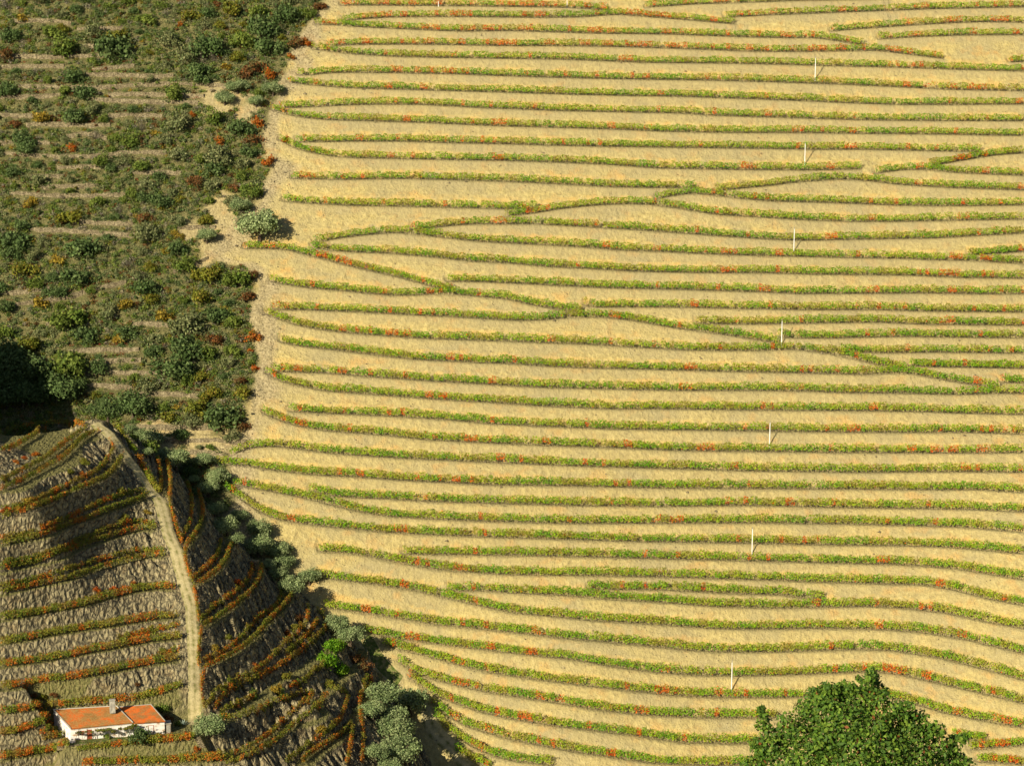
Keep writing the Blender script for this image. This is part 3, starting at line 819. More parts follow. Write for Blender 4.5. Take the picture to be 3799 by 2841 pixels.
def vine_row(label, P, orange, pal, group, G, h=1.75, w=0.36, dens=62, size=0.30, yellow=0.0, red=C_RED):
    s = np.concatenate([[0], np.cumsum(np.hypot(*np.diff(P[:, :2], axis=0).T))])
    L = s[-1]
    short = L < 30
    n = int(L * dens * (1.35 if short else 1))
    if n < 8:
        return None
    u = np.sort(rng.uniform(0, L, n))
    x = np.interp(u, s, P[:, 0]); y = np.interp(u, s, P[:, 1])
    dx = np.interp(u + 0.6, s, P[:, 0]) - np.interp(u - 0.6, s, P[:, 0]); dy = np.interp(u + 0.6, s, P[:, 1]) - np.interp(u - 0.6, s, P[:, 1])
    ln = np.hypot(dx, dy) + 1e-6; px, py = dy / ln, -dx / ln
    fl = np.where(py > 0, -1, 1); px *= fl; py *= fl          # perpendicular pointing down the slope
    nv = int(L / 1.15) + 2
    vid = np.clip((u / 1.15).astype(int), 0, nv - 1)
    patch = vnoise(np.arange(nv) / 5.0, np.full(nv, 0.5 + rng.uniform(0, 90)), 41)
    rv = vnoise(np.arange(nv) / 1.7, np.full(nv, 7.7 + L), 44) + 0.55 * patch + 0.25 * rng.uniform(size=nv)
    isred = rv > np.quantile(rv, 1 - min(0.95, orange * 0.85))
    redamt = np.where(isred, rng.uniform(0.45, 0.98, nv), rng.uniform(0.0, 0.012, nv) + 0.05 * orange)
    hv = h * (0.80 + 0.25 * rng.uniform(size=nv) + 0.12 * (vnoise(np.arange(nv) / 7.0, np.full(nv, 3.1), 42) - 0.5))
    fill = np.where((rng.uniform(size=nv) < 0.035) & (not short), 0.25, rng.uniform(0.75, 1.0, nv))
    ends = np.minimum(u, L - u)
    cx = u / 1.15 - np.floor(u / 1.15) - 0.5
    zz = rng.beta(1.25, 1.0, n)
    keep = (rng.uniform(size=n) < fill[vid]) & (zz > 0.20 + 0.26 * np.abs(cx) * 2 * rng.uniform(size=n)) & (rng.uniform(size=n) < 0.35 + ends / 2.0)
    a = rng.normal(0, w * 0.55, n); a = np.clip(a, -w * 1.3, w * 1.3)
    z0 = G(x, y)
    Pq = np.stack([x + px * a, y + py * a, z0 + 0.12 + zz * hv[vid] + 0.06 * rng.normal(size=n)], -1)
    nrm = np.stack([px * np.sign(a) * 0.7, py * np.sign(a) * 0.7, np.full(n, 0.55) + zz * 0.5], -1)
    pc = np.clip((vnoise(np.arange(nv) / 3.0, np.full(nv, 9.7 + L), 43) * 3.4 - 0.4 + yellow + rng.normal(0, 0.5, nv)), 0, 2.99)
    ip = np.clip(pc[vid] + rng.normal(0, 0.55, n), 0, 2.999); i0 = ip.astype(int); fr = (ip - i0)[:, None]
    col = pal[i0] * (1 - fr) + pal[i0 + 1] * fr
    col = np.where((rng.uniform(size=n) < 0.05)[:, None], pal[3], col)
    col = np.where(((zz > 0.78) & (rng.uniform(size=n) < 0.22))[:, None], pal[3] * 0.85, col)
    lowred = np.clip(redamt[vid] * np.where(zz < 0.55, 1.25, 0.75), 0, 1)
    isr = rng.uniform(size=n) < lowred
    col = np.where(isr[:, None], red[rng.integers(0, len(red), n)], col)
    col = col * rng.uniform(0.72, 1.22, n)[:, None]
    Q = leaves(Pq[keep], size, 0.8, nrm[keep], 0.75); col = col[keep]
    # woody stems and stakes, one per vine
    vx = (np.arange(nv) + 0.5) * 1.15 + rng.uniform(-0.1, 0.1, nv); vx = vx[vx < L]
    sx = np.interp(vx, s, P[:, 0]); sy = np.interp(vx, s, P[:, 1]); sz = G(sx, sy)
    hh = np.where(np.arange(len(vx)) % 6 == 0, h * 1.06, h * 0.42)
    b0 = np.stack([sx, sy, sz - 0.1], -1); b1 = b0 + np.stack([rng.normal(0, .08, len(vx)), rng.normal(0, .05, len(vx)), hh], -1)
    r_ = 0.05
    S1 = np.stack([b0 - UX * r_, b0 + UX * r_, b1 + UX * r_ * .6, b1 - UX * r_ * .6], 1)
    S2 = np.stack([b0 - UY * r_, b0 + UY * r_, b1 + UY * r_ * .6, b1 - UY * r_ * .6], 1)
    sc = np.where((np.arange(len(vx)) % 6 == 0)[:, None], np.array([0.20, 0.17, 0.13]), STEM)
    V = np.concatenate([Q, S1, S2]); Cc = np.vstack([col, sc, sc])
    o = link("vine_row", quad_mesh("vine_row", V, Cc, M_LEAF))
    tag(o, label, "vine row", group)
    return o


for lab, orange, p in H_ROWS:
    far = float(np.clip((p[:, 1].mean() - 500) / 190, 0, 1))
    vine_row(lab, p, orange, C_HILL * (1 - 0.0 * far), "vine rows on the big tan slope", GH, h=2.5 - 0.4 * far, w=0.72 - 0.12 * far, dens=120 - 20 * far, size=0.33, yellow=0.35 - 0.1 * far)

S_ROWS = [
 ("olive-brown vine row arching over the left top of the spur", .25, "E1 0,265 200,235 300,200 450,185 600,185 750,215", 0),
 ("olive-brown vine row joining the arch at the left top of the spur", .3, "E1 0,440 150,385 300,300 420,210", 0),
 ("upper vine row of the pair swinging up to the head of the path", .25, "E1 0,710 200,600 400,500 500,420 600,340 700,270 770,225", 0),
 ("lower vine row of the pair swinging up to the head of the path", .25, "E1 0,780 200,690 400,580 550,500 650,400 720,320 800,275 880,250", 0),
 ("upper vine row of the second pair, hooked at its end left of the path", .25, "E1 0,960 300,880 500,780 700,690 820,640 920,550 980,450 1010,400 960,340", 0),
 ("lower vine row of the second pair left of the path", .2, "E1 0,1020 300,930 500,850 700,760 900,680 1000,600 1080,470", 0),
 ("upper vine row of the third pair left of the path", .4, "E1 0,1205 300,1150 600,1020 800,930 1000,850 1150,800 1290,790", 0),
 ("lower vine row of the third pair left of the path", .3, "E1 0,1245 300,1195 600,1080 800,1010 1000,930 1200,860 1310,815", 0),
 ("upper vine row of the fourth pair left of the path", .25, "E1 0,1430 300,1375 500,1310 700,1220 900,1140 1100,1070 1200,1050 1370,1080", 0),
 ("lower vine row of the fourth pair left of the path", .25, "E1 0,1470 300,1410 600,1300 800,1230 1000,1170 1200,1110 1380,1105", 0),
 ("upper vine row of the fifth pair left of the path", .3, "E1 0,1630 200,1585 400,1540 600,1475 800,1415 1000,1355 1200,1310 1450,1300", 0),
 ("lower vine row of the fifth pair left of the path", .3, "E1 0,1665 100,1650 400,1590 700,1520 900,1450 1100,1400 1300,1345 1460,1335", 0),
 ("seventh terrace vine row above the house, with red vines near the path", .35, "E2 0,365 200,345 400,300 600,270 800,220 1000,160 1200,110 1400,85 1560,95", 1),
 ("fourth terrace vine row up from the house", .35, "E2 0,575 200,550 400,505 600,475 800,440 1000,420 1200,385 1400,350 1600,345", 1),
 ("third terrace vine row up from the house", .5, "E2 0,780 200,755 400,725 600,695 800,650 1000,620 1200,575 1400,545 1620,530", 1),
 ("short orange vine row above the third terrace row by the path", .5, "E2 1030,560 1200,510 1400,465 1600,425", 0),
 ("second terrace vine row up from the house, strongly orange", .6, "E2 0,985 200,950 400,920 600,895 800,860 1000,820 1200,780 1400,745 1590,715", 1),
 ("short orange vine stub above the second terrace row by the path", .5, "E2 1390,712 1500,675 1600,635", 0),
 ("vine row right behind the house roof and chimney", .5, "E2 0,1200 200,1180 400,1150 600,1125 800,1110 1000,1095 1200,1080 1400,1030 1620,950", 1),
 ("short vine row rising to the left gable of the house", .5, "E2 0,1400 150,1370 300,1320 440,1255", 1),
 ("small vine row beside the left gable", .3, "E2 350,1400 450,1370 560,1335", 0),
 ("small vine row at the lower left corner of the house", .4, "E2 370,1440 480,1420 580,1390", 0),
 ("vine row ending at the stone corner below the house", .55, "E2 0,1610 200,1570 400,1540 620,1495", 1),
 ("vine hedge along the foot of the house yard wall", .3, "E2 680,1535 900,1512 1050,1492 1300,1465 1500,1450", 0),
 ("brownish vine hedge right of the yard by the stone steps", .45, "E2 1290,1455 1500,1450 1730,1415", 1),
 ("long yellow-orange vine row along the bottom edge below the house", .5, "E2 730,1660 1000,1645 1300,1640 1700,1620 2000,1590;E4 120,1500 300,1480", 1),
 ("tall green and orange vine border along the right edge of the upper path", .25, "E1 1010,190 1100,310 1200,455 1270,600 1350,730 1415,800", 2),
 ("orange vine border of the path below the first right-hand terrace", .7, "E1 1480,830 1510,960 1550,1100 1600,1240", 0),
 ("scarlet-tipped vine border of the path above its second right-hand terrace", .8, "E1 1630,1270 1625,1400 1660,1500 1690,1570", 0),
 ("orange vine border of the mid path", .7, "E2 1720,70 1745,200 1770,390", 0),
 ("bright orange vine border of the lower path", .8, "E2 1790,450 1775,600 1760,700 1770,800", 0),
 ("lowest orange vine border of the path, beside the yard", .75, "E2 1810,840 1790,960 1800,1080 1820,1170", 0),
 ("inner red vine row standing upright in the first shaded terrace right of the path", .6, "E1 1380,500 1410,620 1415,770", 0),
 ("outer flame-orange vine row of the first shaded terrace right of the path", .85, "E1 1460,500 1490,620 1500,740 1490,830", 0),
 ("inner vine row of the second curved terrace right of the path", .45, "E1 1635,700 1680,820 1685,960 1660,1100 1590,1200", 0),
 ("outer orange vine row of the second curved terrace right of the path", .7, "E1 1710,720 1770,860 1785,980 1750,1100 1680,1210 1630,1270", 0),
 ("inner vine row of the third curved terrace, bright red where it meets the path", .65, "E1 1940,1220 1910,1350 1830,1440 1750,1510 1680,1570", 0),
 ("outer vine row of the third curved terrace right of the path", .65, "E1 2040,1220 1990,1370 1920,1470 1820,1550 1720,1600", 0),
 ("inner vine row of the fourth terrace, ending at the small stone hut", .6, "E3 800,1190 780,1300 700,1400 560,1500 440,1580;E4 90,365", 0),
 ("outer vine row of the fourth terrace below the stone hut", .5, "E3 880,1200 860,1320 770,1440 650,1540;E4 284,300 190,360 100,420", 0),
 ("inner vine row of the fifth terrace right of the path", .5, "E4 765,120 750,200 700,260 560,350 480,450 400,540 250,640 115,695", 0),
 ("outer vine row of the fifth terrace right of the path", .45, "E4 855,131 820,190 740,280 640,380 560,480 470,560 350,640 200,710 120,750", 0),
 ("inner vine row of the sixth terrace, beginning at the gully head", .3, "E4 980,240 980,350 920,440 800,540 700,650 560,770 400,850 230,940 140,1080", 0),
 ("short middle vine row of the sixth terrace", .55, "E4 1060,360 1000,450 900,540 800,640", 0),
 ("outer vine row of the sixth terrace, a loop round the gully head", .55, "E4 1050,260 1120,320 1130,420 1040,510 900,630 780,710 600,810 440,880 300,960 210,1100", 0),
 ("short vine row below the bright green bushes", .3, "E4 1130,720 1020,780 930,870 830,900", 0),
 ("green leafy vine row above the yard olive", .1, "E4 270,1110 400,1050 500,1000 560,960", 0),
 ("vine row running from the yard olive to the pale rock", .3, "E4 270,1165 400,1150 550,1100 700,1030 850,975 1030,955", 0),
 ("upper vine row of the long grassy bench that falls to the bottom edge", .65, "E4 1030,960 960,1020 880,1080 770,1200 650,1310 500,1400 300,1480 150,1500", 0),
 ("lower vine row of the long grassy bench that falls to the bottom edge", .35, "E4 1140,960 1040,1080 900,1180 760,1310 600,1420 450,1490 300,1525", 0),
 ("vine row with a square bend near the grassy track", .35, "E4 1160,920 1250,940 1320,960 1290,1060 1240,1180 1150,1270 1000,1370 850,1480 800,1520", 0),
 ("last slanting vine row before the bottom edge", .5, "E4 1340,1210 1250,1290 1100,1380 960,1480 930,1525", 0),
 ("upright vine row left of the narrow grassy track", .6, "E4 1350,1220 1330,1380 1310,1490 1300,1525", 0),
 ("upright orange vine row right of the narrow grassy track", .8, "E4 1510,890 1420,930 1400,1050 1420,1180 1440,1300 1430,1420 1420,1525", 0),
 ("short vine row at the stone rim above the grassy track", .3, "E4 1510,820 1430,870", 0),
 ("single dark vine row on the rocky top left corner bank", .2, "E1 0,40 90,25 190,30", 0),
]
for lab, orange, s, wide in S_ROWS:
    p, ok = hit(dense(pts(s), 8.0), GSH, step=0.3)
    if ok.sum() < 2:
        continue
    p = p[ok]
    # drop jumps behind an edge
    for _ in range(2):
        p[1:-1] = (p[:-2] + 2 * p[1:-1] + p[2:]) / 4
    vine_row(lab, p, orange, C_SPUR if wide != 2 else (C_SPUR + C_HILL) / 2, "vine rows on the spur", GSH, h=1.75 if wide != 1 else 2.0,
             w=[0.42, 0.95, 0.8][wide], dens=[120, 240, 150][wide], size=0.29, red=np.array([(0.58, 0.20, 0.02), (0.62, 0.14, 0.015), (0.44, 0.18, 0.03)]))

# ------------------------------------------------------------------ dry stone terrace walls in the scrub
WALL_LABEL = ["stone terrace wall near the top left corner", "short stone terrace wall under the top edge, mid scrub", "short stone wall beside the big dark bush in the upper scrub",
 "long stone wall left in the upper scrub", "low wall with red weeds at the left edge", "wall with a red weed fringe in the upper middle scrub", "curving wall just below the red-fringed one",
 "longest wall of the upper scrub, reaching the bare patch", "wall at the left edge under the longest wall", "wall running into the bare patch of upper scrub", "wall below the bare patch",
 "wall at the left edge beside a yellow bush", "short red-fringed wall in mid scrub", "wall above the grey dead shrub", "short wall behind the pointed cypress bush", "left wall above the round dark bushes",
 "long wavy wall across mid scrub", "short wall left of two green bushes", "stepped wall below the tall green scrub", "short lower wall at left, mid height", "longer wall under it, mid height",
 "thin wall above the dark evergreen clump", "wall with yellow broom on top", "broken wall above the big dark bush at left", "stone wall beside the small olive and the track end",
 "long curved retaining wall climbing right across the scrub", "upper short wall parallel to the long curved one", "diagonal wall leading up to the track end", "broken wall with red bushes in the lower scrub",
 "wall behind the large evergreen in the lower scrub", "wall with red weeds beside the yellow bush", "short wall with a dark gap", "pale long wall in the lower scrub", "broken pale wall under the long one",
 "pale wall with red weeds above the gully", "topmost of the three pale walls beside the olive line", "middle of the three pale walls beside the olive line", "lowest pale wall, meeting the leftmost vine row"]
for lab, p in zip(WALL_LABEL, H_WALLS):
    s = np.concatenate([[0], np.cumsum(np.hypot(*np.diff(p[:, :2], axis=0).T))])
    ss = np.arange(0, s[-1], 0.35)
    if len(ss) < 3:
        continue
    x = np.interp(ss, s, p[:, 0]); y = np.interp(ss, s, p[:, 1]) - 0.15
    zb = H0(x, y) - 0.9; zt_ = H0(x, y) + 0.50 + 0.30 * (vnoise(ss / 0.8, ss * 0 + 2, 51) - 0.5) + 0.5 * np.minimum(0, vnoise(ss / 4, ss * 0 + s[-1], 52) - 0.35)
    V, F = [], []
    for k in range(len(ss)):
        jx = 0.10 * (rng.uniform() - 0.5)
        V += [(x[k], y[k] - 0.30 + jx, zb[k]), (x[k], y[k] - 0.20 + jx, zt_[k]), (x[k], y[k] + 0.32, zt_[k] + 0.03), (x[k], y[k] + 0.35, zb[k])]
    for k in range(len(ss) - 1):
        for m in range(4):
            F.append((4 * k + m, 4 * k + 4 + m, 4 * k + 4 + (m + 1) % 4, 4 * k + (m + 1) % 4))
    F += [(3, 2, 1, 0), tuple(4 * (len(ss) - 1) + m for m in range(4))]
    o_ = link("stone_wall", poly_mesh("stone_wall", V, F, M_WALLST))
    tag(o_, lab, "stone wall", "dry stone walls of the scrub terraces")

# ------------------------------------------------------------------ plants
PAL = dict(
    dark=[(0.075, 0.125, 0.035), (0.105, 0.16, 0.05), (0.14, 0.195, 0.065)],
    green=[(0.115, 0.175, 0.028), (0.16, 0.215, 0.038), (0.21, 0.26, 0.05)],
    yellow=[(0.15, 0.17, 0.02), (0.20, 0.20, 0.025), (0.23, 0.17, 0.025)],
    grey=[(0.145, 0.175, 0.07), (0.20, 0.22, 0.09), (0.26, 0.27, 0.12)],
    orange=[(0.42, 0.13, 0.015), (0.48, 0.085, 0.012), (0.30, 0.13, 0.02)],
    russet=[(0.17, 0.085, 0.03), (0.12, 0.09, 0.03), (0.22, 0.085, 0.025)],
    twig=[(0.24, 0.21, 0.15), (0.30, 0.27, 0.20), (0.17, 0.15, 0.10)],
    bright=[(0.10, 0.24, 0.012), (0.14, 0.28, 0.016), (0.19, 0.32, 0.02)],
    olive=[(0.18, 0.25, 0.10), (0.25, 0.32, 0.135), (0.33, 0.39, 0.18)],
    gold=[(0.36, 0.24, 0.03), (0.30, 0.22, 0.03), (0.25, 0.2, 0.03)],
)


def crown(n, pal, lumps, leaf, flat=0.8, z0=0.0, spread=0.62, lump_r=0.45, dome=True, upright=0.0):
    """leaf faces over a heap of uneven lumps, unit radius"""
    pal = np.array(pal)
    Ps, Ns, Cs = [], [], []
    for k in range(lumps):
        if k == 0:
            c = np.array([0, 0, 0.42 * flat])
        else:
            a = 2 * math.pi * (k + rng.uniform(-.35, .35)) / max(1, lumps - 1) * 1.9
            q = math.sqrt(rng.uniform(0.15, 1))
            c = np.array([math.cos(a) * spread * q, math.sin(a) * spread * q, (0.25 + rng.uniform(0, 0.75) * (1.15 - q)) * flat])
        r = lump_r * rng.uniform(0.65, 1.15)
        m = int(n / lumps)
        d = rand_dirs(m, 0.25)
        rad = r * (0.40 + 0.75 * rng.uniform(size=m) ** 0.8) * (0.62 + 0.75 * vnoise(d[:, 0] * 2.6 + k * 7, d[:, 1] * 2.6 + d[:, 2] * 2.6, 61))
        p = c + d * rad[:, None] * np.array([1, 1, 0.85])
        tint = rng.uniform(0.82, 1.2)
        base_ = pal[rng.integers(0, len(pal))]
        col = np.where(rng.uniform(size=(m, 1)) < 0.55, base_[None], pal[rng.integers(0, len(pal), m)])
        Ps.append(p); Ns.append(d); Cs.append(col * tint * rng.uniform(0.75, 1.25, (m, 1)))
    P = np.vstack(Ps); N = np.vstack(Ns); C = np.vstack(Cs)
    ok = P[:, 2] > 0.02
    P, N, C = P[ok], N[ok], C[ok]
    P[:, 2] += z0
    return leaves(P, leaf, 0.7, N, 1.2), C


def twigs(n, pal, length=0.9, w=0.012, up=0.9):
    pal = np.array(pal)
    d = rand_dirs(n, up); d[:, 2] = np.abs(d[:, 2])
    st = np.stack([rng.uniform(-.15, .15, n), rng.uniform(-.15, .15, n), np.full(n, -0.1)], -1)
    e = st + d * length * rng.uniform(0.5, 1.1, (n, 1))
    a = np.cross(d, rand_dirs(n)); a /= np.linalg.norm(a, axis=1, keepdims=True); a *= w
    return np.stack([st - a, st + a, e + a * .3, e - a * .3], 1), pal[rng.integers(0, len(pal), n)]


SHRUB = {}
for kind, nleaf, lumps, leaf in (("dark", 1100, 9, .15), ("green", 1000, 8, .15), ("yellow", 800, 7, .15), ("grey", 850, 8, .14), ("orange", 420, 5, .17),
                                 ("russet", 520, 6, .15), ("twig", 140, 4, .12), ("bright", 1500, 9, .13), ("gold", 500, 6, .16)):
    SHRUB[kind] = []
    for v in range(3):
        q, c = crown(nleaf, PAL[kind], lumps, leaf * 1.1, flat=rng.uniform(0.95, 1.2), spread=0.62)
        tw = {"twig": 260, "russet": 90, "grey": 70}.get(kind, 26)
        q2, c2 = twigs(tw, PAL["twig"] if kind in ("twig", "grey") else [(0.07, 0.05, 0.035)], 0.85 if kind == "twig" else 0.7)
        SHRUB[kind].append(quad_mesh("shrub_" + kind, np.concatenate([q, q2]), np.vstack([c, c2]), M_LEAF))
NAME = dict(dark="evergreen_shrub", green="green_shrub", yellow="yellow_green_shrub", grey="broom_shrub", orange="orange_shrub", russet="russet_shrub",
            twig="dead_shrub", bright="bright_green_bush", gold="golden_shrub")


def shrub(kind, p, r, label, group, hz=1.0):
    o = link(NAME[kind], random.choice(SHRUB[kind]), loc=(p[0], p[1], p[2] - 0.12 * r))
    o.scale = (r * random.uniform(.92, 1.1), r * random.uniform(.92, 1.1), r * hz * random.uniform(.95, 1.25))
    o.rotation_euler = (0, 0, random.uniform(0, 6.28))
    tag(o, label, "shrub", group)
    return o


def pxm(p):
    return np.linalg.norm(p) / FPX


# hand-placed scrub plants: tile, u, v, radius, kind, [own label]
def place_list(tile, txt, group):
    k = TILES[tile][2]
    for ln in txt.strip().split('\n'):
        f_ = ln.split('|'); a = f_[0].split()
        u, v, r, kind = float(a[0]), float(a[1]), float(a[2]), a[3]
        uv = pts("%s %f,%f" % (tile, u, v + 0.7 * r))[0]
        p = gpt(*uv)
        rr = r / k * pxm(p) * (1.55 if kind == 'orange' else 1.3)
        PLACED.append((p[0], p[1], rr))
        zone = "upper" if uv[1] < 420 else "middle" if uv[1] < 850 else "lower"
        side_ = "left part of the " if uv[0] < 330 else "middle of the " if uv[0] < 660 else "outer fringe of the "
        word = dict(dark="dark evergreen bush", green="green rounded bush", yellow="yellow-green bush", grey="grey-green broom bush", orange="bright orange bush",
                    russet="brown and rusty bush", twig="dead grey bush", bright="bright green bush", gold="golden yellow bush")[kind]
        if len(f_) > 1:
            lab, gp = f_[1].strip(), group
        else:
            lab, gp = "%s in the %s%s terraced scrub" % (word, side_, zone), "%s in the %s%s scrub" % (word, side_, zone)
        shrub(kind, p, rr, lab, gp)


PLACED = []
place_list("S1", """430 290 85 green
730 290 110 dark | broad grey-green oak bush with shade at its right, upper left scrub
150 890 70 dark | domed dark bush at the left, just above another on the wavy wall
170 955 60 dark
540 580 70 dark | dark bush standing on the longest wall of the upper scrub
490 480 70 dark
50 570 60 dark | black-green bush cut by the left edge below the red-fringed wall
60 215 60 dark
1340 280 100 dark
1700 160 95 dark
1740 290 80 dark
1560 245 85 green
1430 150 42 yellow | round lemon-green bush near the top of the scrub
415 175 42 yellow | small lemon-yellow bush left near the top
1250 90 60 yellow
150 115 42 gold | golden yellow bush in the top left corner
40 345 65 russet | large rust-brown bush at the left edge, upper scrub
270 740 58 gold | pale golden bush left on the mid terraces
480 955 36 orange | vivid orange bush above the long wavy wall
745 880 48 green | pointed cypress-like bush casting a dark shadow
1290 440 70 dark
1310 500 55 dark
1250 740 25 orange
1160 790 80 grey
1560 815 75 dark | dark dome at the right fringe below the bare patch
1400 760 60 green
1150 990 70 grey
1420 1000 95 grey | wide grey evergreen mound in the middle right scrub
1390 1085 65 dark
1620 1220 70 green
1040 1285 65 dark
930 1265 48 dark
650 1295 55 green
540 1585 95 dark | large dark bush above the long curved wall, lower left
90 1535 95 dark | big dark oak bush at the left edge above the curved wall
950 1500 80 grey
450 1385 75 yellow
200 1305 45 gold
1145 1600 62 dark
1075 1610 40 gold | yellow bush next to the track end
1160 155 22 orange | single orange bush among green near the top
1985 275 30 orange | orange bush on the bare edge, highest on the right
1890 365 24 orange
1740 1040 42 orange | large scarlet creeper patch on the scrub edge, middle height
1670 795 42 orange
1270 1165 55 russet
1510 1205 45 russet
1430 915 36 orange
1010 850 40 gold
1650 430 62 russet
1750 475 45 orange
1600 460 60 russet
2070 30 50 russet
1930 260 60 russet
1210 350 70 grey
1380 360 45 twig
1300 370 45 twig | pale dead bush like driftwood in the upper right scrub
620 850 60 twig | large grey dead bush in mid scrub
910 800 48 twig
970 690 40 twig
230 450 40 twig
420 480 42 twig
1050 690 30 twig
1850 900 28 orange
800 1030 50 grey
720 1080 42 dark
920 1060 55 green
950 1180 60 grey
650 1030 55 green
1470 420 45 gold
100 790 45 russet
600 700 55 grey
480 740 70 dark
1120 600 65 green
870 700 40 dark
1640 900 55 russet
1580 1050 55 grey
760 210 60 yellow
340 200 70 green
1100 250 70 grey
950 110 70 green
1690 60 70 green
1850 80 80 dark
1990 70 60 green
1500 60 70 yellow
600 200 60 grey
""", "scrub bushes")
place_list("S2", """170 170 75 yellow
480 190 82 dark | rounded dark bush with bare soil around it above the long curved wall
340 215 42 dark
230 255 52 green
390 310 48 dark
1000 340 65 yellow
950 270 80 dark
1330 190 80 yellow
1530 210 80 green | broad bright green thicket at the right fringe under the track end
1290 340 70 yellow
440 465 100 green | wide green mound below the long curved wall
820 390 55 gold
1060 470 58 gold | tan-gold bush in the lower middle scrub
550 565 85 dark | dark bush with a black shadow, lower left scrub
820 560 65 dark
1200 500 110 olive_
1390 440 72 dark
190 640 90 yellow
760 610 46 gold | bright yellow-orange bush in the lower scrub
1200 645 110 dark
1370 600 65 russet
1640 600 46 orange | brightest orange creeper on the scrub edge, lower height
1620 695 18 orange
1655 808 26 orange | low orange creeper beside the hooked vine row
450 770 120 green | very wide green thicket above the gully
640 790 60 dark
1120 780 120 dark | widest dark thicket in the lower right scrub
880 860 52 green
950 920 62 grey
1210 880 52 green
1360 960 72 yellow
1560 960 62 yellow
1290 845 52 yellow
1560 880 52 russet
1130 1050 40 gold
1270 1060 90 yellow
1430 1110 105 dark
1240 1145 60 grey
1520 1150 50 russet
1165 1230 46 dark
1500 1245 52 grey
1355 1308 28 green
1290 1312 30 grey
700 570 30 twig
1000 600 60 grey
1500 500 60 green
1500 680 60 green
1480 760 55 grey
1580 1180 45 russet
1600 330 60 russet
1640 200 40 russet
700 450 60 grey
980 150 45 yellow
1200 130 70 green
80 60 60 dark
""".replace("olive_", "grey"), "scrub bushes")

# olives and other trees
OLIVE = []
for v in range(4):
    q, c = crown(4200, PAL["olive"], 17, 0.10, flat=1.15, z0=0.35, spread=0.74, lump_r=0.40)
    crown_me = quad_mesh("olive_crown", q, c, M_LEAF)
    V, F = [], []
    tube_geo(V, F, [(0, 0, -0.35), (0.03, 0.02, 0.2), (0.0, 0.06, 0.5)], [0.11, 0.085, 0.06])
    for k in range(4):
        a = k * 1.57 + rng.uniform(0, 0.8)
        tube_geo(V, F, [(0, 0.03, 0.42), (math.cos(a) * .22, math.sin(a) * .22, 0.72), (math.cos(a) * .45, math.sin(a) * .45, 1.0)], [0.05, 0.035, 0.015], 5)
    OLIVE.append((poly_mesh("olive_trunk", V, F, M_WOOD, True), crown_me))
OAK = []
for v in range(3):
    q, c = crown(2600, PAL["dark"], 13, 0.12, flat=1.2, z0=0.30, spread=0.60, lump_r=0.48)
    OAK.append((OLIVE[v][0], quad_mesh("oak_crown", q, c, M_LEAF)))


def tree(u, v, r, label, group, kind="olive"):
    """crown centre and radius as seen in the photograph; the trunk stands on the ground below"""
    p = gpt(u, v + 0.85 * r)
    rr = r * pxm(p) * (1.55 if kind == 'oak' else 1.28)
    tk, cr = random.choice(OLIVE if kind == "olive" else OAK)
    e = empty("olive_tree" if kind == "olive" else "oak_tree", (p[0], p[1], p[2] - 0.03 * rr))
    e.scale = (rr * random.uniform(.92, 1.15), rr * random.uniform(.92, 1.1), rr * random.uniform(0.92, 1.15)); e.rotation_euler = (0, 0, random.uniform(0, 6.28))
    tag(e, label, "tree", group)
    link("trunk", tk, e); link("crown", cr, e)
    PLACED.append((p[0], p[1], rr))
    return e


def tlist(tile, rows, group, kind="olive"):
    k = TILES[tile][2]
    for u, v, r, lab in rows:
        uv = pts("%s %f,%f" % (tile, u, v))[0]
        tree(uv[0], uv[1], r / k, lab, group, kind)


G_O = "olive trees along the gully"
tlist("E1", [(1310, 285, 115, "topmost large olive of the gully line, beside the head of the path"), (1290, 415, 52, "small olive tucked under the topmost large olive"),
             (1135, 215, 55, "small olive touching the path at the top of the line"), (1545, 490, 108, "large olive second from the top of the gully line"),
             (1430, 430, 62, "small olive left of the second large one"), (1790, 490, 85, "olive at the left tip of the leftmost vine row"),
             (1915, 645, 90, "olive casting a black shadow below the leftmost vine row"), (1830, 740, 82, "olive above the shaded second curved terrace"),
             (1700, 655, 45, "smallest olive, at the top of the second curved terrace")], G_O)
tlist("E3", [(465, 685, 78, "upright olive above the third curved terrace"), (680, 740, 72, "olive with dark ground on both sides"), (570, 830, 98, "wide pale olive right above the third curved terrace"),
             (860, 865, 98, "olive with a strong shadow toward the dirt ledge"), (660, 950, 66, "small olive beside the rock rib"), (850, 1005, 115, "largest olive of the middle gully"),
             (1020, 1040, 92, "olive right of the largest middle one"), (1055, 1150, 98, "olive above the stone hut's right side"), (930, 1165, 62, "small olive right next to the stone hut"),
             (1030, 1270, 82, "olive below the stone hut"), (1135, 1360, 92, "lower olive whose shadow falls down to the dark gully corner"), (1300, 1270, 88, "round green olive at the start of a vine row")], G_O)
tlist("E4", [(1215, 365, 85, "grey olive at the gully head above the bright green bush"), (1330, 465, 95, "second grey olive at the gully head, nearer the grass patch"),
             (1590, 940, 118, "uppermost of the big dark olives at the bottom"), (1500, 1060, 92, "left olive of the big bottom group"), (1815, 1000, 130, "right olive of the big bottom group, near the dirt road"),
             (1690, 1115, 112, "central olive of the big bottom group"), (1700, 1240, 125, "olive below the central one of the bottom group"), (1735, 1400, 130, "largest lower olive of the bottom group"),
             (1540, 1420, 88, "lower left olive of the bottom group"), (1650, 1530, 90, "lowest olive of the bottom group, cut by the bottom edge")], "big olives at the bottom edge")
tlist("E4", [(168, 1195, 112, "lone grey-green olive at the foot of the path beside the house yard")], "single olives")
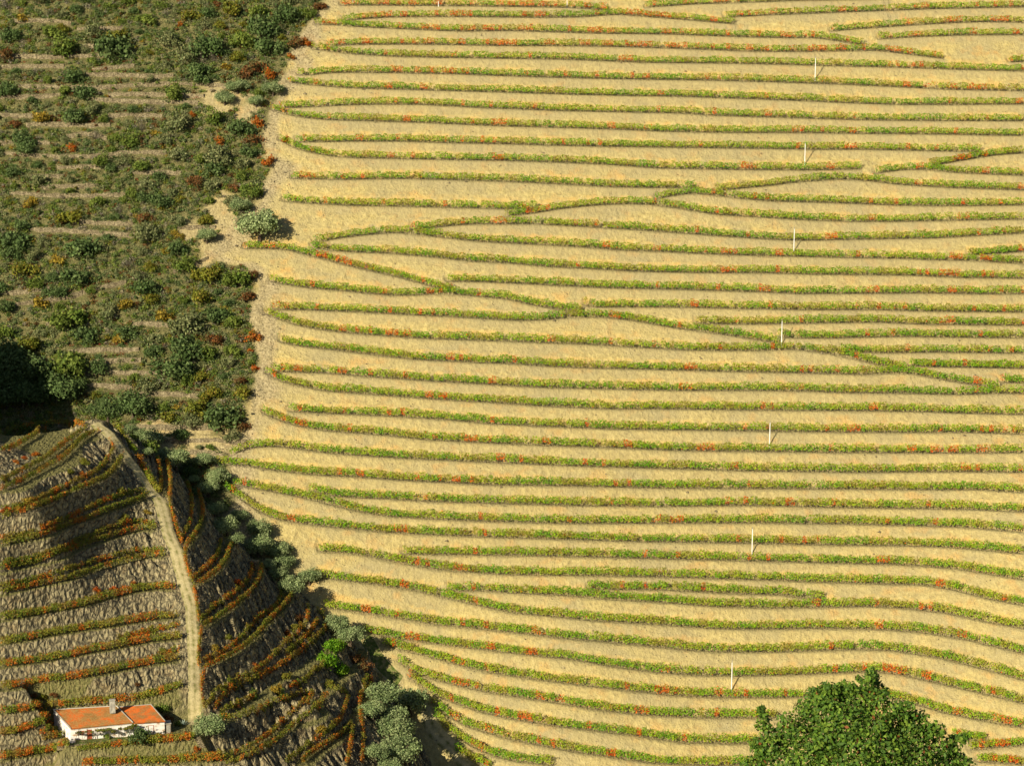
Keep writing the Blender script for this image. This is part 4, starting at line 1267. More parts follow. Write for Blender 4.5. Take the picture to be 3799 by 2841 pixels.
tlist("S1", [(1540, 560, 58, "small olive on the bare patch, left one of the upper two"), (1770, 575, 58, "small round olive at the left end of a vine row, high up"), (1455, 640, 50, "slim olive leaning over the bare patch"),
             (1660, 655, 46, "smallest olive on the bare patch"), (1560, 1330, 62, "small olive touching the big one from above"), (1340, 1525, 60, "small olive with a visible trunk and shadow by the track")], "olives on the bare patches")
tlist("S1", [(1680, 1455, 122, "big dense grey-green olive at the corner where the diagonal rows begin")], "single olives")
tlist("S2", [(180, 850, 112, "grey-lit oak rising from the dark shade at the left edge"), (370, 955, 92, "oak with a pale crown at the right end of the dark shade"), (60, 790, 95, "dark oak at the left edge in the shade"),
             (860, 1065, 78, "round oak above the head of the path, dark shadow at its right"), (700, 1105, 66, "dark oak directly above the head of the path"), (520, 930, 46, "small oak right of the shade"),
             (30, 900, 90, "lowest shaded oak at the left edge"), (100, 930, 80, "shaded oak between the two left-edge oaks"), (45, 1000, 85, "black-shaded oak at the left edge just over the spur crest"), (150, 1010, 80, "black-shaded oak just over the spur crest, second from the left edge"), (240, 1000, 70, "black-shaded oak just over the spur crest, nearest the path head")], "oaks at the top of the spur", "oak")

# bright bushes and weeds of the spur
BR = [("E4", 1190, 535, 72, "bright", "upper half of the bright green bush pair at the gully head"), ("E4", 1130, 640, 76, "bright", "lower left half of the bright green bush pair at the gully head"),
      ("E4", 1240, 725, 58, "bright", "smaller bright green bush right below the pair"), ("E4", 1155, 835, 55, "yellow", "lime yellow bush below the bright green ones"),
      ("E4", 1385, 625, 62, "russet", "rust-orange bush right of the bright green pair"), ("E4", 1440, 695, 68, "russet", "brown bush at the stone rim"),
      ("E4", 815, 440, 48, "orange", "orange weed bush on a dark bank right of the path"), ("E4", 885, 365, 42, "yellow", "yellow-green tuft on the bank above the orange one"),
      ("E4", 900, 300, 50, "russet", "brownish tuft on the bank near the gully head"), ("E4", 555, 690, 40, "orange", "rusty tuft on the bank of the sixth terrace"), ("E4", 330, 465, 35, "yellow", "pale green tuft on the fifth bank"),
      ("E4", 215, 545, 40, "gold", "dull golden tuft on the lower fifth bank"), ("E4", 800, 775, 45, "yellow", "yellow tuft under the sixth terrace rows"), ("E4", 715, 875, 62, "gold", "large golden tuft beside a green bush"),
      ("E4", 745, 925, 50, "green", "dark green bush beside the golden tuft"), ("E4", 520, 935, 52, "green", "green bush left of the golden tuft"), ("E4", 285, 1100, 48, "green", "leafy green bush above the yard olive"),
      ("E4", 1085, 1215, 55, "gold", "golden tuft on the lowest bank"), ("E4", 380, 1025, 32, "orange", "small orange tuft above the yard olive"), ("E3", 650, 1300, 52, "orange", "orange tuft on the bank left of the stone hut's vine rows"),
      ("E1", 150, 490, 38, "orange", "left scarlet tuft on the top left bank"), ("E1", 210, 455, 32, "orange", "middle scarlet tuft on the top left bank"), ("E1", 315, 420, 40, "orange", "right scarlet tuft on the top left bank"),
      ("E1", 745, 490, 46, "yellow", "yellow tuft in the shade edge, upper left bank"), ("E1", 620, 580, 40, "yellow", "lime tuft on the second bank"), ("E1", 720, 610, 46, "orange", "orange tuft next to the lime one"),
      ("E1", 240, 815, 60, "gold", "golden bush on the second bank at left"), ("E1", 150, 880, 48, "gold", "golden tuft lower on the second bank at left"), ("E1", 480, 740, 48, "orange", "rusty tuft on the second bank"),
      ("E1", 45, 910, 50, "orange", "orange tuft at the left edge of the spur"), ("E1", 1055, 750, 48, "yellow", "green-yellow tuft in the third bank's shade"), ("E1", 890, 830, 36, "orange", "small rusty tuft on the third bank"),
      ("E1", 1090, 985, 46, "yellow", "yellowish tuft on the fourth bank"), ("E1", 1290, 935, 36, "gold", "small golden tuft near the path, fourth bank"), ("E1", 850, 1615, 42, "orange", "left of three orange bushes on the sixth bank"),
      ("E1", 985, 1600, 34, "orange", "middle of three orange bushes on the sixth bank"), ("E1", 1165, 1560, 36, "orange", "right of three orange bushes on the sixth bank"), ("E1", 1290, 1260, 34, "yellow", "pale tuft on the fifth bank near the path"),
      ("E1", 40, 640, 40, "yellow", "green tuft at the left edge under the top rows"), ("E2", 380, 1030, 45, "yellow", "green tuft among rusty weeds behind the house"), ("E2", 480, 1000, 45, "russet", "rusty weed clump behind the house"),
      ("E2", 300, 1010, 35, "russet", "small rusty clump at left behind the house"), ("E2", 1220, 920, 34, "russet", "rusty tuft on the bank over the house"), ("E2", 1445, 620, 40, "yellow", "green tuft on the bank by the path"),
      ("E2", 1750, 1490, 40, "orange", "orange bush beside the stone steps"), ("E2", 1235, 1370, 95, "dark", "round dark green bush in front of the house's right door"), ("E2", 952, 1378, 45, "green", "small upright green bush by the pergola"),
      ("E2", 1490, 1215, 60, "russet", "russet bush behind the grey shed"), ("E2", 1430, 1120, 62, "green", "green bush above the right end of the roof"), ("E2", 1580, 1265, 38, "green", "small green shrub beside the agave")]
for tile, u, v, r, kind, lab in BR:
    uv = pts("%s %f,%f" % (tile, u, v + 0.7 * r))[0]
    p = gpt(*uv); rr = r / TILES[tile][2] * pxm(p) * (1.55 if kind == 'bright' else 1.2)
    shrub(kind, p, rr, lab, "bushes on the spur")
    PLACED.append((p[0], p[1], rr))

# scattered scrub: the larger ones are single bushes, the rest one undergrowth
wl = [by_x(p) for p in H_WALLS]


def near_wall(x, y):
    for wx, wy in wl:
        if wx[0] < x < wx[-1]:
            d = y - np.interp(x, wx, wy)
            if -2.1 < d < 0.2:
                return True
    return False



def scrub_points(n, margin):
    out = []
    while len(out) < n:
        y = rng.uniform(545, 745); x = rng.uniform(-0.25 * y, 10)
        if x > scrub_edge(y) - margin:
            continue
        z = float(H0(np.array(x), np.array(y)))
        e = math.degrees(math.atan2(z, y))
        if e > -1.0 or e < -17.5:
            continue
        if np.min(np.hypot(bare3[:, 0] - x, bare3[:, 1] - y)) < 3.2:
            continue
        if near_wall(x, y) and rng.uniform() < 0.93:
            continue
        out.append((x, y))
    return out


kinds = ["dark", "green", "grey", "yellow", "russet", "twig", "gold"]
pk = [0.28, 0.34, 0.25, 0.05, 0.03, 0.03, 0.02]
PL = np.array(PLACED)
cnt = 0
for x, y in scrub_points(1500, 1.5):
    if cnt >= 290:
        break
    r = rng.uniform(1.5, 3.3) if cnt < 200 else rng.uniform(1.3, 2.2)
    if np.min(np.hypot(PL[:, 0] - x, PL[:, 1] - y) - 0.7 * PL[:, 2]) < 0.5 * r:
        continue
    kind = kinds[rng.choice(len(kinds), p=pk)]
    p = (x, y, ground(x, y))
    word = dict(dark="small dark evergreen shrub", green="small green shrub", yellow="small yellow-green shrub", grey="grey-green broom shrub",
                russet="small rusty shrub", twig="small dead grey shrub", gold="small golden shrub")[kind]
    yb = "highest" if y > 665 else "upper middle" if y > 625 else "lower middle" if y > 590 else "lowest"
    shrub(kind, p, r, "%s in the dense scrub of the %s terraces" % (word, yb), "%s of the %s scrub terraces" % (word, yb))
    PL = np.vstack([PL, (x, y, r)])
    cnt += 1

U, UC = [], []
for x, y in scrub_points(12500, 0.6):
    kind = kinds[rng.choice(len(kinds), p=[0.21, 0.27, 0.36, 0.04, 0.06, 0.05, 0.01])]
    r = rng.uniform(0.5, 1.5)
    n = int(rng.integers(40, 70))
    pal = np.array(PAL[kind])
    d = rand_dirs(n, 0.5); d[:, 2] = np.abs(d[:, 2])
    P_ = np.array([x, y, 0.0]) + d * (r * rng.uniform(0.3, 1, (n, 1)))
    P_[:, 2] += H0(np.array(x), np.array(y))
    P_[:, 2] = np.maximum(P_[:, 2], GH(P_[:, 0], P_[:, 1]) + 0.1)
    U.append(leaves(P_, 0.42, 0.6, d)); UC.append(pal[rng.integers(0, 3, n)] * rng.uniform(0.7, 1.25, (n, 1)))
o_ = link("undergrowth", quad_mesh("undergrowth", np.concatenate(U), np.vstack(UC), M_LEAF))
tag(o_, "low grey-green undergrowth between the bushes of the abandoned terraces", "undergrowth", kind='stuff')

U, UC = [], []
for wi in (3, 4, 5, 6, 7, 8, 9, 12, 13, 25, 26, 28, 30, 31, 33, 34, 10):
    p = H_WALLS[wi]
    n = len(p) * 16
    k = rng.integers(0, len(p) - 1, n); f_ = rng.uniform(size=n)
    x = p[k, 0] * (1 - f_) + p[k + 1, 0] * f_; y = p[k, 1] * (1 - f_) + p[k + 1, 1] * f_ + rng.uniform(0.3, 1.9, n)
    ok = vnoise(x / 3.0, y / 9.0, 71) > 0.52
    x, y = x[ok], y[ok]
    P_ = np.stack([x, y, GH(x, y) + rng.uniform(0.05, 0.55, len(x))], -1)
    U.append(leaves(P_, 0.30, 0.7)); UC.append(np.array([(0.22, 0.045, 0.02), (0.28, 0.06, 0.02), (0.17, 0.06, 0.03)])[rng.integers(0, 3, len(x))])
o_ = link("red_weeds", quad_mesh("red_weeds", np.concatenate(U), np.vstack(UC), M_LEAF))
tag(o_, "dark red weeds fringing the tops of the stone walls", "weeds", kind='stuff')

# ------------------------------------------------------------------ poles and the wire between them
POLES = [("F 3023.8,209.4 3023.8,300", "highest standing white pole of the line running down the slope"), ("F 2985.5,527 2985.5,616", "second white pole from the top of the line down the slope"),
         ("F 2946,842.5 2945,940", "third white pole from the top of the line, at mid slope"), ("F 2900.5,1184 2899.5,1284", "fourth white pole from the top, amid red vines at the diagonal row"),
         ("F 2853.5,1561 2855,1658", "fifth white pole from the top of the line"), ("F 2791,1954 2790,2058", "sixth white pole from the top of the line"), ("F 2714,2448 2714,2567", "lowest and nearest white pole of the line")]
TOPS = [("F 1309,8", "white pole cut by the top edge, leftmost of four"), ("F 1627,25", "white pole cut by the top edge, second from the left"), ("F 2104,30", "white pole cut by the top edge, third from the left"),
        ("F 2564,11", "white pole cut by the top edge, fourth from the left")]


def pole(p, hgt, label, group):
    V, F = [], []
    tube_geo(V, F, [(0, 0, -0.4), (0, 0, 0), (0, 0, hgt * 0.93)], [0.15, 0.14, 0.09], 10)
    o = link("utility_pole", poly_mesh("utility_pole", V, F, M_POLE, True), loc=p)
    tag(o, label, "pole", group)
    V, F = [], []
    tube_geo(V, F, [(0, 0, hgt * 0.93), (0, 0, hgt * 0.945), (0, 0, hgt * 0.96), (0, 0, hgt * 0.985), (0, 0, hgt)], [0.04, 0.04, 0.10, 0.10, 0.04], 10)
    link("insulator", poly_mesh("insulator", V, F, M_CEM, True), o)
    return o


tops = []
for s, lab in POLES:
    a, b_ = pts(s)
    p, ok = hit(b_[None], GH); p = p[0]
    d = rays(*a); zt_ = d[2] / d[1] * p[1]
    p[2] = GH(p[0], p[1]); h = zt_ - p[2]
    pole(p, h, lab, "white poles in a line down the slope"); tops.append(np.array([p[0], p[1], p[2] + h]))
for s, lab in TOPS:
    p, ok = hit(pts(s), GH); p = p[0]
    pole(p, 5.5, lab, "white poles along the top edge")
SPAN = ["highest", "second", "third", "fourth", "fifth", "lowest"]
for k in range(6):
    a, b_ = tops[k], tops[k + 1]
    P_ = [a + (b_ - a) * t - UZ * (4 * 1.0 * t * (1 - t)) for t in np.linspace(0, 1, 13)]
    V, F = [], []
    tube_geo(V, F, P_, [0.014] * 13, 4)
    o_ = link("overhead_wire", poly_mesh("overhead_wire", V, F, M_WIRE))
    tag(o_, "thin dark wire, %s span of the line between the white poles" % SPAN[k], "wire", "wire spans of the pole line")

# ------------------------------------------------------------------ the farmhouse
E3x = np.array([ex[0], ex[1], 0]); E3y = np.array([ey[0], ey[1], 0])


def zpt(s, y):
    return at_y(pts(s)[0], y)


DEP = 6.3
A = HA.copy(); B = HB.copy()
Mg = at_z(pts("Z8 1262,850")[0], HZ)
Ae = zpt("Z8 404,738", A[1]); Be = zpt("Z8 1706,634", B[1]); Me1 = zpt("Z8 1243,655", Mg[1]); Me2 = zpt("Z8 1258,664", Mg[1])
Ae[0] = A[0]; Be[0] = B[0]; Me1[0] = Mg[0]; Me2[0] = Mg[0]
Ar = zpt("Z8 180,490", A[1] + DEP); Mr1 = zpt("Z8 1042,440", Mg[1] + DEP); Mr2 = zpt("Z8 1088,457", Mg[1] + DEP); Br = zpt("Z8 1512,420", B[1] + DEP - 0.4)
Mr2[0] = Mr1[0]; Mr2[1] = Mr1[1]
house = empty("farmhouse", tuple(A))
tag(house, "long low white farmhouse with an orange tiled roof in two levels", "house")
Av = np.array(A)


def rel(V):
    return [np.asarray(v) - Av for v in V]


def wall_block(a, ae, m, me_, ar, mr, name):
    def dn(p, z): return np.array([p[0], p[1], z])
    zb = HZ - 1.0
    off = 0.12 * UZ
    V = [dn(a, zb), dn(m, zb), dn(mr, zb), dn(ar, zb), ae - off, me_ - off, mr - off, ar - off]
    F = [(0, 1, 5, 4), (1, 2, 6, 5), (2, 3, 7, 6), (3, 0, 4, 7), (4, 5, 6, 7), (3, 2, 1, 0)]
    return link(name, poly_mesh(name, rel(V), F, M_WHITE), house)


wall_block(A, Ae, Mg, Me1, Ar, Mr1, "wall")
Bin = B.copy()
sh = E3x * 0.03
wall_block(Mg + sh, Me2 + sh, B, Be, Mr2 + sh, Br, "wall")


def roof(e0, e1, r0, r1, name):
    """tiled slab with ribs of tile courses running down the slope"""
    n_ = np.cross(e1 - e0, r0 - e0); n_ /= np.linalg.norm(n_)
    if n_[2] < 0: n_ = -n_
    dn0 = (e0 - r0) / np.linalg.norm(e0 - r0); dn1 = (e1 - r1) / np.linalg.norm(e1 - r1)
    ax = (e1 - e0) / np.linalg.norm(e1 - e0)
    a, b_, c, d_ = e0 + dn0 * 0.35 - ax * 0.06, e1 + dn1 * 0.35 + ax * 0.03, r1 - dn1 * 0.1 + ax * 0.03, r0 - dn0 * 0.1 - ax * 0.06
    N = int(np.linalg.norm(b_ - a) / 0.11) // 2 * 2
    M_ = 14
    V, F = [], []
    for i in range(N + 1):
        t_ = i / N
        lift = 0.075 if i % 2 else 0.0
        for j in range(M_ + 1):
            q = j / M_
            p = (a * (1 - t_) + b_ * t_) * (1 - q) + (d_ * (1 - t_) + c * t_) * q
            jit = 0.02 * vnoise(np.array(i * 0.9), np.array(j * 1.3), 81)
            V.append(p + n_ * (0.06 + lift + float(jit) + (0.03 if j % 2 else 0.0)))
    for i in range(N):
        for j in range(M_):
            k = i * (M_ + 1) + j
            F.append((k, k + M_ + 1, k + M_ + 2, k + 1))
    k = len(V)
    for p in (a, b_, c, d_):
        V.append(p + n_ * 0.10)
    for p in (a, b_, c, d_):
        V.append(p - n_ * 0.10)
    F += [(k, k + 1, k + 5, k + 4), (k + 1, k + 2, k + 6, k + 5), (k + 2, k + 3, k + 7, k + 6), (k + 3, k, k + 4, k + 7), (k + 7, k + 6, k + 5, k + 4)]
    return link(name, poly_mesh(name, rel(V), F, M_TILE), house), n_


rl, n1_ = roof(Ae, Me1, Ar, Mr1, "roof")
rr_, n2_ = roof(Me2 + E3x * 0.25, Be, Mr2 + E3x * 0.25, Br, "roof")
rl.data.materials[0] = M_TILEOLD
rr_["label"] = "brighter orange lower roof section at the right"
# pale ridge and verge copings
V, F = [], []
for p, q in ((Ar, Mr1), (Mr1, Me1 + (Me1 - Mr1) * 0.05), (Ae + (Ae - Ar) * 0.05, Ar)):
    tube_geo(V, F, [p + n1_ * 0.14, q + n1_ * 0.14], [0.13, 0.13], 6)
for p, q in ((Mr2, Br), (Br, Be + (Be - Br) * 0.05)):
    tube_geo(V, F, [p + n2_ * 0.13, q + n2_ * 0.13], [0.12, 0.12], 6)
link("ridge_coping", poly_mesh("ridge_coping", rel(V), F, M_CEM), house)
# chimney
cb = zpt("Z8 985,462", A[1] + DEP - 0.9)
V, F = [], []
ch_h = 110 / 3.687 * pxm(cb) * 1.03
box_geo(V, F, cb + UZ * (ch_h / 2 - 0.5), E3x, E3y, UZ, 0.58, 0.40, ch_h / 2 + 0.5)
chim = link("chimney", poly_mesh("chimney", rel(V), F, M_CEM), rl)
V, F = [], []
box_geo(V, F, cb + UZ * (ch_h + 0.03), E3x, E3y, UZ, 0.65, 0.47, 0.07)
for k in (-0.5, -0.17, 0.17, 0.5):
    box_geo(V, F, cb + UZ * (ch_h - 0.12) + E3x * k * 0.95 - E3y * 0.403, E3x, E3y, UZ, 0.08, 0.012, 0.07)
link("chimney_cap", poly_mesh("chimney_cap", rel(V), F, M_CEM), chim)


def opening(s0, s1, z0, z1, name, material, frame=True):
    """door or window set in the front wall: spans along the wall and heights above the yard"""
    fw = (B - A) / np.linalg.norm(B - A); out = np.array([fw[1], -fw[0], 0])
    c = A + fw * (s0 + s1) / 2 + UZ * (z0 + z1) / 2
    V, F = [], []
    box_geo(V, F, c + out * 0.02, fw, out, UZ, (s1 - s0) / 2, 0.045, (z1 - z0) / 2)
    o = link(name, poly_mesh(name, rel(V), F, material), house)
    V, F = [], []
    t = 0.07
    for cc, hx, hz in ((c + fw * ((s1 - s0) / 2 + t / 2), t / 2, (z1 - z0) / 2 + t), (c - fw * ((s1 - s0) / 2 + t / 2), t / 2, (z1 - z0) / 2 + t), (c + UZ * ((z1 - z0) / 2 + t / 2), (s1 - s0) / 2, t / 2)):
        box_geo(V, F, cc + out * 0.04, fw, out, UZ, hx, 0.07, hz)
    if name == "window":
        box_geo(V, F, c + out * 0.065, fw, out, UZ, 0.03, 0.03, (z1 - z0) / 2)
    link("frame", poly_mesh("frame", rel(V), F, M_DOOR if name == "door" else M_GREYW), o)
    if name == "door":
        V, F = [], []
        box_geo(V, F, c + out * 0.08 + fw * (s1 - s0) * 0.35, fw, out, UZ, 0.03, 0.03, 0.10)
        link("handle", poly_mesh("handle", rel(V), F, M_DARK), o)
    return o


ms = HL / 1287.0
sx_ = lambda u: (u - 415) * ms
for u0, u1, z0, z1, nm, mm in ((515, 560, 1.0, 1.95, "window", M_DARK), (640, 700, 0.02, 2.05, "door", M_DOOR), (790, 850, 1.0, 1.95, "window", M_DARK), (990, 1040, 0.02, 2.0, "door", M_DOOR),
                               (1110, 1160, 1.15, 1.95, "window", M_DARK), (1482, 1548, 0.55, 2.05, "door", M_DOOR)):
    opening(sx_(u0), sx_(u1), z0, z1, nm, mm)
# shutters half open beside the windows
for u0 in (560, 850):
    fw = (B - A) / np.linalg.norm(B - A); out = np.array([fw[1], -fw[0], 0])
    V, F = [], []
    box_geo(V, F, A + fw * (sx_(u0) + 0.30) + out * 0.06 + UZ * 1.48, fw, out, UZ, 0.22, 0.03, 0.48)
    link("shutter", poly_mesh("shutter", rel(V), F, M_DOOR), house)
# white plaster band under the eaves
V, F = [], []
fw = (B - A) / np.linalg.norm(B - A); out = np.array([fw[1], -fw[0], 0])
q0, q1 = Ae + out * 0.07 - UZ * 0.26, Me1 + out * 0.07 - UZ * 0.26
ax_ = (q1 - q0) / np.linalg.norm(q1 - q0)
box_geo(V, F, (q0 + q1) / 2, ax_, out, UZ, np.linalg.norm(q1 - q0) / 2, 0.06, 0.10)
link("cornice", poly_mesh("cornice", rel(V), F, M_WHITE), house)


def yard(s, t, z=0.0):
    return np.array([HA[0], HA[1], HZ]) + E3x * s + E3y * t + UZ * z


# lean-to shed at the right end
e = empty("lean_to_shed", tuple(yard(HL + 0.7, 1.2)))
tag(e, "small grey lean-to shed against the right end of the farmhouse", "shed")
V, F = [], []
box_geo(V, F, np.array([0, 0, 0.95]), E3x, E3y, UZ, 0.55, 0.9, 1.05)
link("wall", poly_mesh("wall", V, F, M_GREYW), e)
V, F = [], []
box_geo(V, F, np.array([0, 0, 2.07]), E3x, E3y, UZ, 0.68, 1.05, 0.05)
link("roof", poly_mesh("roof", V, F, M_CEM), e)
V, F = [], []
box_geo(V, F, -E3y * 0.92 + UZ * 0.85 + E3x * 0.05, E3x, E3y, UZ, 0.36, 0.03, 0.82)
link("door", poly_mesh("door", V, F, M_CEM), e)

# yard edge wall, stone corner, steps
V, F = [], []
prev = None
for k in range(60):
    s = -2.6 + k * 0.48
    tt = -3.05 + 0.12 * vnoise(np.array(k * 0.5), np.array(1.0), 91) + (0.0 if s < 14 else 0.0)
    c = yard(s, float(tt), -0.32)
    box_geo(V, F, c, E3x, E3y, UZ, 0.245, 0.22, 0.40 + 0.05 * rng.uniform())
o_ = link("yard_wall", poly_mesh("yard_wall", V, F, M_WALLST))
tag(o_, "low stone retaining wall along the front of the farmhouse yard", "stone wall")
V, F = [], []
for k in range(7):
    p = gpt(*pts("Z8 %f,%f" % (2130 + k * 14, 835 + k * 26))[0])
    box_geo(V, F, p + UZ * 0.02, E3x, E3y, UZ, 0.62, 0.24, 0.14)
o_ = link("stone_steps", poly_mesh("stone_steps", V, F, M_WALLST))
tag(o_, "narrow flight of pale stone steps right of the farmhouse yard", "steps")
V, F = [], []
for k in range(3):
    box_geo(V, F, yard(0.35, -1.2, 0.18 + 0.36 * k - 0.1), E3x, E3y, UZ, 0.55 - 0.06 * k, 0.6 - 0.08 * k, 0.19)
o_ = link("stone_block", poly_mesh("stone_block", V, F, M_WHITE))
tag(o_, "whitewashed stone block at the lower left corner of the house", "stone block")
# lawn
gx = np.arange(-1.6, 25.4, 0.4); gy = np.arange(-2.75, -0.1, 0.33)
S_, T_ = np.meshgrid(gx, gy, indexing='ij')
Q = np.array([HA[0], HA[1]])[None, None] + S_[..., None] * ex + T_[..., None] * ey
o_ = link("lawn", grid_mesh("lawn", Q[..., 0], Q[..., 1], HZ + 0.05 + 0.03 * vnoise(S_ * 2, T_ * 2, 95), np.ones_like(S_, bool), M_GRASS, {}))
tag(o_, "green lawn strip in front of the farmhouse", "lawn", kind='structure')

# pergola and its grape vine
pg = empty("pergola", tuple(yard(2.0, -1.8)))
tag(pg, "rickety vine pergola along the farmhouse front", "pergola")
P0 = yard(2.0, -1.8)
for s in (1.6, 3.3, 5.4, 7.8, 10.1, 12.2):
    V, F = [], []
    b0 = yard(s, -1.9) - P0
    tube_geo(V, F, [b0 - UZ * 0.2, b0 + UZ * 1.1 + E3x * 0.05, b0 + UZ * 2.15], [0.055, 0.05, 0.045], 6)
    link("post", poly_mesh("post", V, F, M_WOOD, True), pg)
V, F = [], []
tube_geo(V, F, [yard(1.2, -1.9, 2.15) - P0, yard(12.6, -1.9, 2.2) - P0], [0.05, 0.05], 6)
link("beam", poly_mesh("beam", V, F, M_WOOD, True), pg)
for s in (1.6, 3.3, 5.4, 7.8, 10.1, 12.2):
    V, F = [], []
    tube_geo(V, F, [yard(s, -2.2, 2.22) - P0, yard(s, -0.05, 2.3) - P0], [0.035, 0.035], 5)
    link("rafter", poly_mesh("rafter", V, F, M_WOOD, True), pg)
q, c = [], []
for s, t_, z, n, r in ((1.4, -1.5, 2.1, 90, .5), (3.2, -1.6, 2.25, 50, .45), (5.6, -1.5, 2.3, 190, .6), (6.6, -1.6, 2.35, 260, .65), (7.8, -1.4, 2.35, 260, .65), (8.6, -1.8, 2.0, 190, .55), (10.0, -1.5, 2.3, 120, .5),
                        (11.2, -1.6, 2.35, 190, .55), (12.2, -1.5, 2.5, 280, .75), (12.9, -1.2, 2.7, 160, .6), (4.3, -1.7, 2.2, 60, .4), (2.2, -1.7, 2.15, 60, .4)):
    d = rand_dirs(n); p = yard(s, t_, z) + d * r * np.array([1.2, 1.0, 0.5]) * rng.uniform(0.3, 1, (n, 1))
    q.append(leaves(p, 0.26, 0.8, d)); pal = np.array(PAL["yellow"] + PAL["green"] + [(0.16, 0.10, 0.03)])
    c.append(pal[rng.integers(0, len(pal), n)] * rng.uniform(0.7, 1.1, (n, 1)))
gv = link("grape_vine", quad_mesh("grape_vine", np.concatenate(q), np.vstack(c), M_LEAF))
tag(gv, "leafy grape vine sprawling over the pergola under the eaves", "vine")
V, F = [], []
for s in (1.3, 2.6, 3.0, 4.9, 5.2, 9.0, 9.9):
    k = rng.uniform(-0.5, 0.5)
    tube_geo(V, F, [yard(s, -2.0, -0.05), yard(s - 0.35 + k * .3, -1.95, 0.7), yard(s - 0.2 - k * .4, -1.9, 1.5), yard(s + 0.25, -1.8, 2.2)], [0.05, 0.045, 0.04, 0.03], 5)
link("stems", poly_mesh("stems", V, F, M_WOOD, True), gv)
# tall pole on the yard edge
p = yard(10.3, -3.6)
V, F = [], []
g0 = ground(p[0], p[1])
tube_geo(V, F, [(0, 0, -0.3), (0, 0, HZ - g0 + 3.1)], [0.06, 0.05], 6)
o_ = link("wooden_post", poly_mesh("wooden_post", V, F, M_WOOD, True), loc=(p[0], p[1], g0))
tag(o_, "thin dark post standing below the yard wall, in front of the pergola", "post")

# agave beside the path foot
p = gpt(*pts("Z8 1955,700")[0])
V, F = [], []
for k in range(16):
    a = k * 2.4; el_ = 0.45 + 0.9 * (k / 16)
    d = np.array([math.cos(a) * math.cos(el_), math.sin(a) * math.cos(el_), math.sin(el_)]); sd = np.array([-math.sin(a), math.cos(a), 0])
    L_ = 1.5
    i = len(V)
    for t_, w_ in ((0, 0.09), (0.35, 0.13), (0.75, 0.07), (1, 0.0)):
        c_ = d * L_ * t_ + UZ * (-0.15 * t_ * t_)
        V += [c_ - sd * w_ + UZ * 0.03, c_ + sd * w_ + UZ * 0.03, c_ - UZ * (0.05 * (1 - t_))]
    for m in range(3):
        j = i + m * 3
        F += [(j, j + 1, j + 4, j + 3), (j + 1, j + 2, j + 5, j + 4), (j + 2, j, j + 3, j + 5)]
o_ = link("agave", poly_mesh("agave", V, F, M_AGAVE), loc=tuple(p))
tag(o_, "blue-grey spiky agave at the dark foot of the path", "agave")

# stone hut on the rim of the spur
p = gpt(*pts("E3 805,1210")[0])
hut = empty("stone_hut", tuple(p)); hut.rotation_euler = (0, 0, -0.35)
tag(hut, "tiny ruined stone hut with a dark doorway at the rim above the vine rows", "hut")
V, F = [], []
box_geo(V, F, UZ * 0.75, UX, UY, UZ, 1.05, 0.9, 1.25)
link("wall", poly_mesh("wall", V, F, M_WALLST), hut)
V, F = [], []
box_geo(V, F, UZ * 2.06, UX, UY, UZ, 1.18, 1.0, 0.09)
link("roof", poly_mesh("roof", V, F, M_WALLST), hut)
V, F = [], []
box_geo(V, F, np.array([0.35, -0.91, 0.95]), UX, UY, UZ, 0.26, 0.03, 0.62)
link("doorway", poly_mesh("doorway", V, F, M_DARK), hut)

# rocks along the rim and on the spur
V0, F0 = [], []
ico = [(0, 0, 1), (.89, 0, .45), (.28, .85, .45), (-.72, .53, .45), (-.72, -.53, .45), (.28, -.85, .45), (.72, .53, -.3), (-.28, .85, -.3), (-.89, 0, -.3), (-.28, -.85, -.3), (.72, -.53, -.3), (0, 0, -.6)]
icf = [(0, 1, 2), (0, 2, 3), (0, 3, 4), (0, 4, 5), (0, 5, 1), (1, 6, 2), (2, 7, 3), (3, 8, 4), (4, 9, 5), (5, 10, 1), (6, 7, 2), (7, 8, 3), (8, 9, 4), (9, 10, 5), (10, 6, 1), (11, 7, 6), (11, 8, 7), (11, 9, 8), (11, 10, 9), (11, 6, 10)]
ROCK = []
for k in range(4):
    V0 = [np.array(v) * rng.uniform(0.7, 1.25) * np.array([1, 0.8, 0.7]) for v in ico]
    ROCK.append(poly_mesh("rock", V0, icf, M_WALLST))
for tile, u, v, r, lab in (("E4", 1045, 960, 42, "pale boulder where two spur rows meet"), ("S1", 1375, 590, 24, "pale white boulder on the bare patch"), ("S1", 1180, 500, 22, "white rock under a bush in the upper scrub"), ("S1", 960, 1157, 22, "flat white rock in mid scrub"),
                           ("S2", 1150, 180, 20, "squared rock at the diagonal wall by the track end"), ("S2", 790, 320, 24, "grey rock at the end of the long curved wall"), ("E2", 1730, 1390, 22, "round stone at the head of the stone steps"),
                           ("S1", 500, 40, 26, "tan rock outcrop near the top of the scrub")):
    p = gpt(*pts("%s %f,%f" % (tile, u, v))[0]); r_ = r / TILES[tile][2] * pxm(p)
    o_ = link("rock", ROCK[random.randrange(4)], loc=tuple(p)); o_.scale = (r_, r_, r_ * 0.9); o_.rotation_euler = (0, 0, random.uniform(0, 6))
    tag(o_, lab, "rock", "single rocks")

